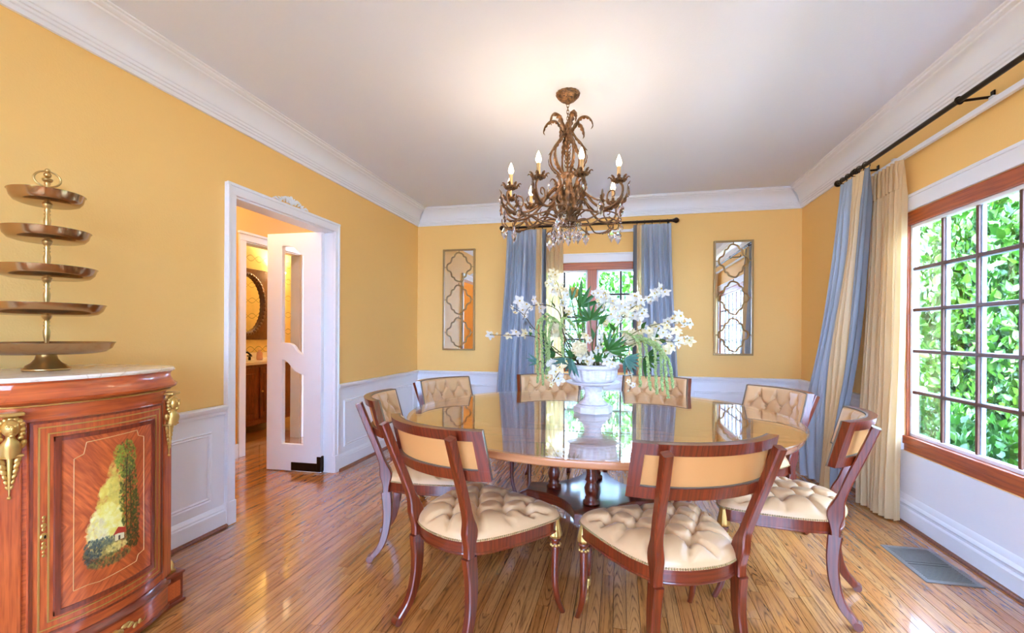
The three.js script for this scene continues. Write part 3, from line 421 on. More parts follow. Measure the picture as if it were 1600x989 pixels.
// ---------------------------------------------------------------- bow-front cabinet (local: x out from the wall, z along it)
{
  const CZ = -1.425, t = thing('painted_cabinet', 'bow-front inlaid wooden cabinet with painted landscape door and gilt mounts', 'cabinet', [XL + 0.03, 0, CZ]);
  const Xf = (z) => 0.535 - 0.86 * z * z;
  const veneer = phy({ map: woodTex([222, 108, 52], [146, 56, 24], 81, [0.5, 0.22]), roughness: 0.28, clearcoat: 0.8, clearcoatRoughness: 0.1 });
  const darkV = phy({ map: woodTex([150, 62, 34], [84, 30, 18], 83, [0.5, 0.2]), roughness: 0.28, clearcoat: 0.8, clearcoatRoughness: 0.1 });
  const plan = (o, zc = 0.315) => {
    const p = [], Z = zc + o; p.push([0, -Z], [0.385 + o, -Z], [0.40 + o, -Z + 0.004]);
    for (let i = 0; i <= 28; i++) { const z = lerp(-(Z - 0.055), Z - 0.055, i / 28); p.push([Xf(z) + o, z]); }
    p.push([0.40 + o, Z - 0.004], [0.385 + o, Z], [0, Z]); return p;
  };
  // stacked plan profile: [[offset, y], ...] -> solid ring
  const stack = (prof, zc) => {
    const rings = prof.map(([o, y]) => plan(o, zc).map(([x, z]) => [x, y, z])), n = rings[0].length, pos = [], ix = [];
    rings.forEach((r) => r.forEach((q) => pos.push(...q)));
    for (let i = 0; i < rings.length - 1; i++) for (let j = 0; j < n; j++) { const a = i * n + j, b = i * n + (j + 1) % n; ix.push(a, a + n, b, b, a + n, b + n); }
    for (const [i, s] of [[0, 1], [rings.length - 1, 0]]) { const k = pos.length / 3; pos.push(0.2, prof[i][1], 0); for (let j = 0; j < n; j++) { const a = i * n + j, b = i * n + (j + 1) % n; s ? ix.push(k, a, b) : ix.push(k, b, a); } }
    const g = new THREE.BufferGeometry(); g.setAttribute('position', new THREE.Float32BufferAttribute(pos, 3)); g.setIndex(ix); return uvBox(toCreasedNormals(g, 0.55), 'z');
  };
  part(t, 'body', stack([[0, 0.13], [0, 0.945]]), veneer);
  part(t, 'cornice', stack([[0.002, 0.94], [0.006, 0.955], [0.008, 0.985], [0.02, 0.99], [0.04, 1.0], [0.044, 1.008], [0.034, 1.02], [0.022, 1.045], [0.022, 1.06], [0.028, 1.068]]), veneer);
  part(t, 'cornice_bead', stack([[0.012, 0.981], [0.0215, 0.984], [0.0225, 0.9885], [0.012, 0.9905]]), M.gilt);
  const marble = phy({ map: texture(512, 512, (u, v) => { const n = fbm(u * 4, v * 4, 4, 4, 101, 5), m = Math.abs(Math.sin((u * 2 + v + n * 2.2) * PI * 2)); return mix3([246, 232, 214], [206, 176, 148], Math.pow(1 - m, 6) * 0.7 + 0.3 * (n - 0.3)); }, true, [0.6, 0.6]), roughness: 0.18, clearcoat: 0.4, clearcoatRoughness: 0.1 });
  part(t, 'marble_top', stack([[0.024, 1.066], [0.034, 1.069], [0.036, 1.076], [0.032, 1.083], [0.022, 1.085]]), marble);
  part(t, 'base_moulding', stack([[0.018, 0.118], [0.026, 0.122], [0.026, 0.13], [0.014, 0.138], [0.006, 0.15], [0, 0.152]]), darkV);
  part(t, 'base_apron', stack([[0.012, 0.028], [0.016, 0.034], [0.016, 0.12]]), veneer);
  part(t, 'apron_edge', stack([[0.013, 0.02], [0.022, 0.022], [0.022, 0.034], [0.013, 0.036]]), darkV);
  for (const s of [-1, 1]) {
    const f = part(t, 'foot_block', [rbox(0.10, 0.13, 0.10, 0.004, 0.425, 0.069, s * 0.312), rbox(0.116, 0.016, 0.116, 0.005, 0.425, 0.008, s * 0.312), rbox(0.112, 0.014, 0.112, 0.005, 0.425, 0.138, s * 0.312)], darkV); f.geometry = uvBox(f.geometry, 'z');
    part(f, 'inset_panel', rbox(0.006, 0.07, 0.066, 0.002, 0.476, 0.07, s * 0.312), veneer);
    part(f, 'scroll_mount', [new THREE.TorusGeometry(0.022, 0.009, 8, 18).rotateX(PI / 2 * 0).translate(0.44, 0.178, s * 0.315), rbox(0.05, 0.018, 0.05, 0.006, 0.44, 0.154, s * 0.312)], M.gilt);
    // canted corner post with gilt bust mount
    const post = part(t, 'corner_post', uvBox(rbox(0.05, 0.79, 0.062, 0.006, 0, 0.545, 0), 'y'), veneer); post.position.set(0.455, 0, s * 0.271); post.rotation.y = -s * 0.38;
    const m = part(post, 'bust_mount', [
      new THREE.SphereGeometry(0.024, 22, 16).scale(0.95, 1.22, 0.92).translate(0.046, 0.922, 0),
      new THREE.SphereGeometry(0.0055, 8, 6).scale(1.1, 2, 0.9).translate(0.068, 0.92, 0), ball(0.0042, 0.0655, 0.929, 0.0085, 8, 6), ball(0.0042, 0.0655, 0.929, -0.0085, 8, 6), rbox(0.008, 0.004, 0.026, 0.0015, 0.0655, 0.936, 0), new THREE.SphereGeometry(0.006, 8, 6).scale(0.6, 0.5, 1.4).translate(0.065, 0.9085, 0), ball(0.007, 0.061, 0.899, 0, 10, 8),
      ...[0, 1, 2, 3, 4, 5, 6].flatMap((k) => { const g = 0.25 + k * 0.44; return [ball(0.0105, 0.04, 0.924 + Math.sin(g) * 0.026, Math.cos(g) * 0.0265, 10, 8)]; }), ...[-1, 1].flatMap((k) => [ball(0.010, 0.04, 0.914, k * 0.027, 10, 8), ball(0.0095, 0.04, 0.90, k * 0.027, 10, 8), ball(0.008, 0.042, 0.888, k * 0.024, 10, 8)]),
      rbox(0.05, 0.012, 0.064, 0.004, 0.034, 0.966, 0), taper([[0.04, 0.905, 0], [0.04, 0.885, 0], [0.042, 0.865, 0], [0.038, 0.842, 0], [0.036, 0.826, 0]], (q) => 0.011 + 0.016 * sstep(0.15, 0.55, q) - 0.006 * sstep(0.7, 1, q), 14, 16),
      ...[-1, 1].map((k) => new THREE.SphereGeometry(0.013, 10, 8).scale(0.8, 1.5, 0.8).rotateX(k * 0.5).translate(0.034, 0.862, k * 0.027)), rbox(0.04, 0.008, 0.062, 0.003, 0.034, 0.829, 0)], M.gilt);
    const lf = []; for (let r = 0; r < 6; r++) for (const k of [-1, 1]) lf.push(new THREE.SphereGeometry(0.0115 - r * 0.0011, 8, 6).scale(0.55, 1.3, 0.8).rotateX(k * 0.5).translate(0.03, 0.812 - r * 0.0175, k * (0.019 - r * 0.0028)));
    lf.push(taper([[0.03, 0.825, 0], [0.032, 0.77, 0], [0.028, 0.695, 0]], (q) => 0.0085 * (1 - q * 0.75), 10, 8), ball(0.006, 0.028, 0.69, 0, 8, 6));
    part(post, 'leaf_drop', lf, M.gilt);
  }
  // door, its mouldings and painted panel, all following the bow
  const D = (z, y, o) => V(Xf(z) + o, y, z), pd = (z0, z1, y0, y1, o0, o1, n = 18) => boxMap(D, z0, z1, y0, y1, o0, o1, n, 1, 1);
  const door = part(t, 'door', pd(-0.238, 0.238, 0.19, 0.93, -0.004, 0.010), veneer);
  const ring = (i, w, o0, o1) => { const a = 0.238 - i, y0 = 0.19 + i, y1 = 0.93 - i; return [pd(-a, a, y1 - w, y1, o0, o1), pd(-a, a, y0, y0 + w, o0, o1), pd(-a, -a + w, y0, y1, o0, o1, 1), pd(a - w, a, y0, y1, o0, o1, 1)]; };
  part(door, 'door_edge', ring(0, 0.008, 0.009, 0.013), darkV);
  part(door, 'brass_band', ring(0.020, 0.0042, 0.009, 0.0125), M.gilt, 'stuff');
  part(door, 'brass_band', ring(0.043, 0.0042, 0.009, 0.0125), M.gilt, 'stuff');
  part(door, 'panel_moulding', ring(0.058, 0.016, 0.008, 0.018), darkV);
  const cv = document.createElement('canvas'); cv.width = 512; cv.height = 768; const x = cv.getContext('2d');
  const img = x.createImageData(512, 768);                                                   // book-matched diagonal veneer
  for (let j = 0; j < 768; j++) for (let i = 0; i < 512; i++) { const u = i / 512, v = j / 768, m = Math.abs(u - 0.56), q = v < 0.52 ? v : 1.04 - v, a = (m * 0.75 + q * 1.05) * 60, b = (m * 1.05 - q * 0.75), n = fbm(a + 40, b * 8 + 40, 200, 200, 111, 3), w = fbm(u * 5, v * 6, 9, 9, 117, 3), c = mix3([226, 112, 54], [140, 52, 24], clamp(0.05 + 0.9 * (n - 0.25) + 0.45 * (w - 0.45), 0, 1)), k = (j * 512 + i) * 4; img.data[k] = c[0]; img.data[k + 1] = c[1]; img.data[k + 2] = c[2]; img.data[k + 3] = 255; }
  x.putImageData(img, 0, 0);
  const dab = (cx, cy, rx, ry, col, al, n, sp) => { for (let i = 0; i < n; i++) { const a = rr(0, 6.28), r = Math.sqrt(rnd()); x.globalAlpha = al * rr(0.5, 1); x.fillStyle = col[Math.floor(rnd() * col.length)]; x.beginPath(); x.ellipse(cx + Math.cos(a) * r * rx, cy + Math.sin(a) * r * ry, rr(0.4, 1) * sp, rr(0.3, 0.8) * sp, rr(0, 3), 0, 6.29); x.fill(); } };
  dab(240, 420, 75, 190, ['#e9c94e', '#f2dc62', '#f8ea86'], 0.5, 520, 22); dab(215, 470, 95, 120, ['#fbee8c', '#f7e266', '#fff6b8'], 0.55, 420, 20); dab(170, 500, 50, 90, ['#efe0b0', '#f4e6a0', '#dcc48c'], 0.4, 160, 16); dab(265, 250, 45, 110, ['#e8cc58', '#f0da70', '#c8b450'], 0.4, 200, 16);
  dab(330, 150, 62, 95, ['#5d7a28', '#8aa034', '#3c521e', '#a8b040'], 0.55, 480, 9); dab(345, 330, 58, 190, ['#3c5220', '#6a7a2a', '#243218', '#8a8a30'], 0.55, 720, 9); dab(285, 120, 34, 50, ['#7f9a34', '#a6b63e'], 0.45, 130, 8); dab(390, 440, 30, 120, ['#2c3a18', '#4a5a24'], 0.5, 220, 9);
  dab(235, 560, 130, 44, ['#9a8a4a', '#c8a850', '#5a5a34'], 0.5, 320, 13); dab(145, 560, 46, 60, ['#3c4844', '#5a6458', '#28322c'], 0.55, 260, 9); dab(240, 625, 120, 28, ['#5a5836', '#3c4028', '#90803c'], 0.5, 300, 10); dab(275, 575, 62, 20, ['#f2de84', '#e2c868'], 0.6, 120, 9); dab(205, 530, 70, 22, ['#4a5854', '#6a7460'], 0.5, 130, 8); dab(375, 560, 44, 60, ['#2c3618', '#44481f'], 0.55, 220, 9);
  x.globalAlpha = 1; x.strokeStyle = '#40321a'; x.lineWidth = 5; x.beginPath(); x.moveTo(335, 540); x.quadraticCurveTo(322, 350, 334, 130); x.moveTo(356, 520); x.quadraticCurveTo(366, 380, 348, 220); x.stroke();
  x.fillStyle = '#f0e2b0'; x.fillRect(262, 512, 54, 36); x.fillStyle = '#c0402a'; x.beginPath(); x.moveTo(250, 516); x.lineTo(280, 482); x.lineTo(326, 497); x.lineTo(324, 522); x.lineTo(280, 514); x.fill(); x.fillStyle = '#5a4630'; x.fillRect(282, 526, 11, 22);
  const ct = new THREE.CanvasTexture(cv); ct.colorSpace = THREE.SRGBColorSpace; ct.magFilter = THREE.LinearFilter;
  const face = sheet((u, v) => D(lerp(0.166, -0.166, u), lerp(0.262, 0.858, v), 0.0115), 20, 4); 
  part(door, 'painted_panel', face, phy({ map: ct, roughness: 0.3, clearcoat: 0.85, clearcoatRoughness: 0.09 }));
  const n = 0.03, q = [[0.128, 0.31], [0.128, 0.812 - n], [0.10, 0.812 - n * 0.6], [0.092, 0.835], [-0.092, 0.842], [-0.098, 0.82], [-0.125, 0.81], [-0.128, 0.345], [-0.10, 0.338], [-0.092, 0.315], [0.05, 0.306], [0.085, 0.312]], L = [];
  for (let i = 0; i < q.length; i++) { const a = q[i], b = q[(i + 1) % q.length]; const N = 6; for (let k = 0; k < N; k++) { const s = (w) => { const z = lerp(a[0], b[0], w), y = lerp(a[1], b[1], w); return D(z, y, 0.0118); }; L.push(rod(0.0014, s(k / N), s((k + 1) / N), 5)); } }
  part(door, 'inlay_line', L, std({ color: C('#e2b070'), roughness: 0.4 }), 'stuff');
  const e = []; for (const [dy, r] of [[0, 0.013], [0.024, 0.007], [-0.024, 0.007], [0.038, 0.009], [-0.038, 0.009], [0.054, 0.005], [-0.054, 0.005], [0.066, 0.006], [-0.066, 0.006]]) { const p = D(0.205, 0.535 + dy, 0.013); e.push(new THREE.SphereGeometry(r, 10, 8).scale(0.45, 1, 0.9).translate(p.x, p.y, p.z)); }
  part(door, 'escutcheon', e, M.gilt); { const p = D(0.205, 0.535, 0.020); part(door, 'keyhole', new THREE.SphereGeometry(0.0045, 8, 6).scale(0.4, 1.4, 0.8).translate(p.x, p.y, p.z), M.bronze); }
  // gilt acanthus mount on the apron
  const am = []; for (const s of [-1, 1]) { for (let k = 0; k < 5; k++) { const z = s * (0.016 + k * 0.021), y = 0.078 + 0.012 * Math.sin(k * 1.4), o = 0.022; am.push(new THREE.SphereGeometry(0.013 - k * 0.0012, 10, 8).scale(0.5, 0.8, 1.3).rotateX(s * (0.5 - k * 0.5)).translate(Xf(z) + o, y, z)); } const g = (a, z) => V(Xf(z) + 0.02, a, z); am.push(taper([g(0.075, s * 0.01), g(0.095, s * 0.05), g(0.07, s * 0.085), g(0.062, s * 0.12), g(0.082, s * 0.14)], (k) => 0.005 * (1.1 - k), 18, 6)); }
  am.push(ball(0.014, Xf(0) + 0.02, 0.08, 0)); part(t, 'apron_mount', am, M.gilt);

  // five-tier stand on the marble top
  const bronze = std({ color: C('#b08d62'), metalness: 0.9, roughness: 0.17 }), brass = std({ color: C('#c8a468'), metalness: 0.9, roughness: 0.3 });
  const st = thing('tiered_stand', 'tall five-tier bronze serving stand with ring handle on the marble top', 'tiered stand', [-2.195, 1.085, -1.402]);
  part(st, 'foot', lathe([[0, 0], [0.068, 0], [0.071, 0.004], [0.07, 0.010], [0.062, 0.014], [0.06, 0.020], [0.045, 0.030], [0.034, 0.045], [0.03, 0.062], [0.032, 0.070], [0, 0.072]], 40), brass);
  const ty = [0.108, 0.258, 0.402, 0.548, 0.694], tr = [0.208, 0.178, 0.15, 0.13, 0.112];
  ty.forEach((y, i) => { const r = tr[i], b = y - 0.042; part(st, 'tray', lathe([[0, b], [r * 0.72, b], [r * 0.86, b + 0.006], [r * 0.95, b + 0.02], [r, b + 0.042], [r + 0.003, b + 0.0435], [r + 0.001, b + 0.045], [r * 0.94, b + 0.024], [r * 0.85, b + 0.010], [r * 0.7, b + 0.004], [0, b + 0.004]], 56), bronze);
    const y0 = y - 0.03, y1 = i < 4 ? ty[i + 1] - 0.036 : 0.752; const h = y1 - y0, k = (a) => y0 + a * h; part(st, 'stem', lathe([[0, k(0)], [0.016, k(0)], [0.016, k(0.06)], [0.007, k(0.1)], [0.006, k(0.2)], [0.0105, k(0.4)], [0.0115, k(0.52)], [0.0075, k(0.64)], [0.011, k(0.68)], [0.007, k(0.72)], [0.0105, k(0.78)], [0.0075, k(0.83)], [0.013, k(0.88)], [0.0165, k(0.95)], [0.0165, k(1)], [0, k(1)]], 20), brass); });
  part(st, 'finial', [ball(0.012, 0, 0.768, 0), ball(0.009, 0, 0.785, 0)], brass);
  part(st, 'ring_handle', new THREE.TorusGeometry(0.038, 0.0038, 8, 32).scale(1, 0.8, 1).rotateY(1.0).translate(0, 0.752, 0), brass);
}
// ---------------------------------------------------------------- quatrefoil mirrors on the back wall
function mirrorOn(x0, x1, y0, y1, label) {
  const t = thing('wall_mirror', label, 'mirror', [(x0 + x1) / 2, y0, ZB + 0.004], 0, 'tall lattice mirrors on the back wall'), w = x1 - x0, h = y1 - y0, f = 0.02;
  part(t, 'backing', box(w - 0.01, h - 0.01, 0.014, 0, h / 2, 0.008), M.bronze);
  part(t, 'glass', box(w - 0.03, h - 0.03, 0.004, 0, h / 2, 0.018), M.mirror);
  for (const s of [-1, 1]) { part(t, 'frame_stile', rbox(f, h, 0.034, 0.004, s * (w / 2 - f / 2), h / 2, 0.017), M.agedGilt); part(t, 'frame_rail', rbox(w, f, 0.0335, 0.004, 0, s > 0 ? h - f / 2 : f / 2, 0.017), M.agedGilt); }
  const H = (h - 2 * f) / 3, a = w / 2 - f - 0.03, b = H / 2 - 0.022;
  for (let k = 0; k < 3; k++) {
    const cy = f + H * (k + 0.5), pts = [], q = [];
    for (const [sx, sy, rv] of [[1, 1, 0], [-1, 1, 1], [-1, -1, 0], [1, -1, 1]]) { const e = [[a, 0], [a * 0.93, b * 0.2], [a * 0.72, b * 0.3], [a * 0.64, b * 0.42], [a * 0.56, b * 0.66], [a * 0.4, b * 0.72], [a * 0.3, b * 0.88], [0.02, b]].map(([u, v]) => [u * sx, v * sy]); q.push(...(rv ? e.reverse() : e).slice(0, 7)); }
    const c = new THREE.CatmullRomCurve3(q.map(([u, v]) => V(u, cy + v, 0.025)), true);
    part(t, 'quatrefoil', new THREE.TubeGeometry(c, 110, 0.0085, 8, true).scale(1, 1, 1), M.agedGilt);
    part(t, 'tie', rbox(0.035, 0.008, 0.008, 0.002, w / 2 - f - 0.014, cy, 0.024), M.agedGilt); part(t, 'tie', rbox(0.035, 0.008, 0.008, 0.002, -(w / 2 - f - 0.014), cy, 0.024), M.agedGilt);
    part(t, 'tie', rbox(0.008, 0.026, 0.008, 0.002, 0, cy + H / 2 - 0.009, 0.024), M.agedGilt); if (!k) part(t, 'tie', rbox(0.008, 0.024, 0.008, 0.002, 0, f + 0.01, 0.024), M.agedGilt);
  }
}
mirrorOn(-2.115, -1.705, 1.03, 2.265, 'tall narrow lattice mirror near the doorway-side corner of the back wall');
mirrorOn(1.0, 1.398, 1.015, 2.252, 'tall narrow lattice mirror between the back window and the side-window drapes');

// ---------------------------------------------------------------- curtains
const silkB = phy({ color: C('#aab2c0'), roughness: 0.36, sheen: 0.6, sheenColor: C('#eef2fa'), sheenRoughness: 0.35, bumpMap: grey(131, 6, 128, 128, 512, [0.4, 0.06], 3), bumpScale: 0.0003 });
const silkG = phy({ color: C('#82868e'), roughness: 0.4, sheen: 0.5, sheenColor: C('#d8dce8'), sheenRoughness: 0.4 });
const silkC = phy({ color: C('#efcf9c'), roughness: 0.42, sheen: 0.5, sheenColor: C('#fff2da'), sheenRoughness: 0.4, transmission: 0.12, thickness: 0 });
const lining = phy({ color: C('#f2d7a6'), roughness: 0.75, transmission: 0.5, thickness: 0, bumpMap: grey(135, 128, 128, 256, 256, [0.1, 0.1], 2), bumpScale: 0.0002 });
// top and bottom lines, outward normal, folds; returns point at (u, v) with v = 0 at the top
function drape(a, b, a2, b2, nrm, folds, amp, phase = 0, wav = 0.01, mid) {
  return (u, v) => {
    const k = sstep(0, 1, v), top = V(lerp(a[0], b[0], u), lerp(a[1], b[1], u), lerp(a[2], b[2], u)), bot = V(lerp(a2[0], b2[0], u), lerp(a2[1], b2[1], u), lerp(a2[2], b2[2], u)), p = top.clone().lerp(bot, v);
    p.x = lerp(top.x, bot.x, k); p.z = lerp(top.z, bot.z, k);
    const pinch = sstep(0.0, 0.055, v), w = 2 * PI * folds * u + phase + 0.6 * Math.sin(3 * v + u * 5) * v, A = amp * (0.35 + 0.65 * pinch) * (0.8 + 0.35 * v) * (1 - 0.35 * Math.exp(-(((v - 0.05) / 0.03) ** 2)));
    const off = A * (Math.sin(w) + 0.32 * Math.sin(2.3 * w + 1.3 + 2 * v) * pinch) + wav * Math.sin(9 * v + u * 7) * v + (mid ? mid(u, v) : 0);
    return p.add(V(nrm[0] * off, 0, nrm[1] * off));
  };
}
const sub = (f, u0, u1) => (u, v) => f(lerp(u0, u1, u), v);
function silkPanel(label, a, b, a2, b2, nrm, folds, amp, cuts, o = {}) {
  const t = thing('drape', label, 'curtain', [0, 0, 0], 0, 'blue silk drapes with a cream band'), f = drape(a, b, a2, b2, nrm, folds, amp, o.phase ?? 0, o.wav ?? 0.01, o.mid), L = 2.4;
  part(t, 'blue_field', sheet(sub(f, 0, cuts[0]), Math.ceil(170 * cuts[0]), 60, [0.6, L]), silkB);
  part(t, 'cream_band', sheet(sub(f, cuts[0], cuts[1]), 44, 60, [0.3, L]), silkC);
  part(t, 'edge_band', sheet(sub(f, cuts[1], 1), 30, 60, [0.2, L]), silkG);
  const n = 5; for (let i = 0; i < n; i++) { const u = (i + 0.5) / n, p = f(u, 0), c = part(t, 'curtain_ring', new THREE.TorusGeometry(0.024, 0.0032, 6, 18), M.bronze); c.position.set(lerp(a[0], b[0], u), lerp(a[1], b[1], u) + 0.0235, lerp(a[2], b[2], u)); if (Math.abs(nrm[1]) > 0.5) c.rotation.y = PI / 2; }
  return t;
}
function creamPanel(label, a, b, a2, b2, nrm, folds, amp, o = {}) {
  const t = thing('lining_curtain', label, 'curtain', [0, 0, 0], 0, 'cream pinch-pleat curtains'), f = drape(a, b, a2, b2, nrm, folds, amp, o.phase ?? 0, 0.006, o.mid);
  part(t, 'cloth', sheet(f, 190, 64, [1, 2.4]), lining);
  for (let i = 0; i < folds; i++) { const u = (i + 0.27) / folds, p = f(u, 0.045), q = f(u, 0.012); part(t, 'pinch_pleat', taper([f(u, 0.002).add(V(nrm[0] * 0.010, 0, nrm[1] * 0.010)), q.add(V(nrm[0] * 0.013, 0, nrm[1] * 0.013)), p.add(V(nrm[0] * 0.006, 0, nrm[1] * 0.006)), f(u, 0.08)], (k) => 0.011 * (1 - 0.45 * Math.sin(PI * Math.min(1, k * 1.4))) + 0.002, 10, 8), lining); }
  return t;
}
const RX = XR - 0.15, RY = 2.462;
// right wall
silkPanel('blue silk drape with cream band at the far end of the side window', [RX, RY - 0.03, -4.24], [RX, RY - 0.03, -3.80], [1.60, 0.012, -4.62], [1.60, 0.012, -3.93], [-1, 0], 7, 0.032, [0.48, 0.86], { wav: 0.022, mid: (u, v) => -0.03 * Math.sin(PI * u) * v });
creamPanel('cream lining curtain gathered at the far end of the side window', [XR - 0.066, 2.391, -3.91], [XR - 0.066, 2.391, -3.555], [1.755, 0.012, -3.94], [1.80, 0.012, -3.60], [-1, 0], 7, 0.032, { mid: (u, v) => 0.012 * v });
silkPanel('blue silk drape with cream band at the near end of the side window', [RX, RY - 0.03, -0.72], [RX, RY - 0.03, -1.12], [1.66, 0.012, -0.60], [1.66, 0.012, -1.0], [-1, 0], 7, 0.032, [0.56, 0.83]);
creamPanel('cream lining curtain gathered at the near end of the side window', [XR - 0.075, 2.391, -1.02], [XR - 0.075, 2.391, -1.38], [XR - 0.10, 0.012, -1.0], [XR - 0.10, 0.012, -1.36], [-1, 0], 6, 0.03);
// back wall
const BZ = ZB + 0.12, BY = 2.475;
silkPanel('blue silk drape with cream band left of the back window', [-1.285, BY - 0.03, BZ], [-0.82, BY - 0.03, BZ], [-1.40, 0.012, BZ + 0.06], [-0.80, 0.012, BZ + 0.05], [0, 1], 7, 0.036, [0.76, 0.90]);
creamPanel('cream lining curtain left of the back window', [-0.84, 2.381, ZB + 0.06], [-0.63, 2.381, ZB + 0.06], [-0.84, 0.012, ZB + 0.075], [-0.61, 0.012, ZB + 0.075], [0, 1], 4, 0.016);
silkPanel('blue silk drape with cream band right of the back window', [0.55, BY - 0.03, BZ], [0.15, BY - 0.03, BZ], [0.64, 0.012, BZ + 0.06], [0.14, 0.012, BZ + 0.05], [0, 1], 6, 0.034, [0.78, 0.90]);
// rods, track
{
  const t = thing('curtain_rod', 'dark bronze curtain rod along the top of the side window', 'curtain rod');
  part(t, 'pole', rod(0.014, V(RX, RY, -4.27), V(RX, RY, -0.62), 14), M.bronze);
  for (const z of [-4.29, -0.60]) part(t, 'finial', [ball(0.027, RX, RY, z, 16, 12), rod(0.019, V(RX, RY, z + (z < -2 ? 0.02 : -0.02)), V(RX, RY, z + (z < -2 ? 0.034 : -0.034)))], M.bronze);
  for (const z of [-4.0, -2.9, -0.9]) part(t, 'bracket', [rod(0.007, V(RX, RY - 0.004, z), V(XR, RY + 0.004, z)), rbox(0.008, 0.05, 0.026, 0.002, XR - 0.004, RY + 0.01, z), new THREE.TorusGeometry(0.018, 0.005, 6, 16).translate(RX, RY, z)], M.bronze);
  const k = thing('curtain_track', 'white curtain track below the dark rod of the side window', 'curtain track');
  part(k, 'rail', rspan(XR - 0.062, XR - 0.038, 2.395, 2.425, -3.97, -0.98, 0.003), M.white);
  for (const z of [-3.7, -2.83, -1.2]) part(k, 'bracket', rspan(XR - 0.06, XR, 2.425, 2.44, z - 0.015, z + 0.015, 0.003), std({ color: C('#d8d8de'), roughness: 0.3, metalness: 0.4 }));
  const b = thing('curtain_rod', 'dark bronze curtain rod over the back window', 'curtain rod');
  part(b, 'pole', rod(0.014, V(-1.33, BY, BZ), V(0.585, BY, BZ), 14), M.bronze);
  for (const x of [-1.345, 0.60]) part(b, 'finial', [ball(0.03, x, BY, BZ, 16, 12), rod(0.019, V(x + (x < 0 ? 0.02 : -0.02), BY, BZ), V(x + (x < 0 ? 0.036 : -0.036), BY, BZ))], M.bronze);
  for (const x of [-1.24, 0.53]) part(b, 'bracket', [rod(0.007, V(x, BY, ZB), V(x, BY, BZ)), rbox(0.026, 0.05, 0.008, 0.002, x, BY, ZB + 0.004)], M.bronze);
  const k2 = thing('curtain_track', 'white curtain track above the back window casing', 'curtain track');
  part(k2, 'rail', rspan(-0.86, 0.25, 2.385, 2.412, ZB + 0.045, ZB + 0.07, 0.003), M.white);
  for (const x of [-0.75, 0.15]) part(k2, 'bracket', rspan(x - 0.015, x + 0.015, 2.412, 2.425, ZB, ZB + 0.068, 0.003), M.white);
}
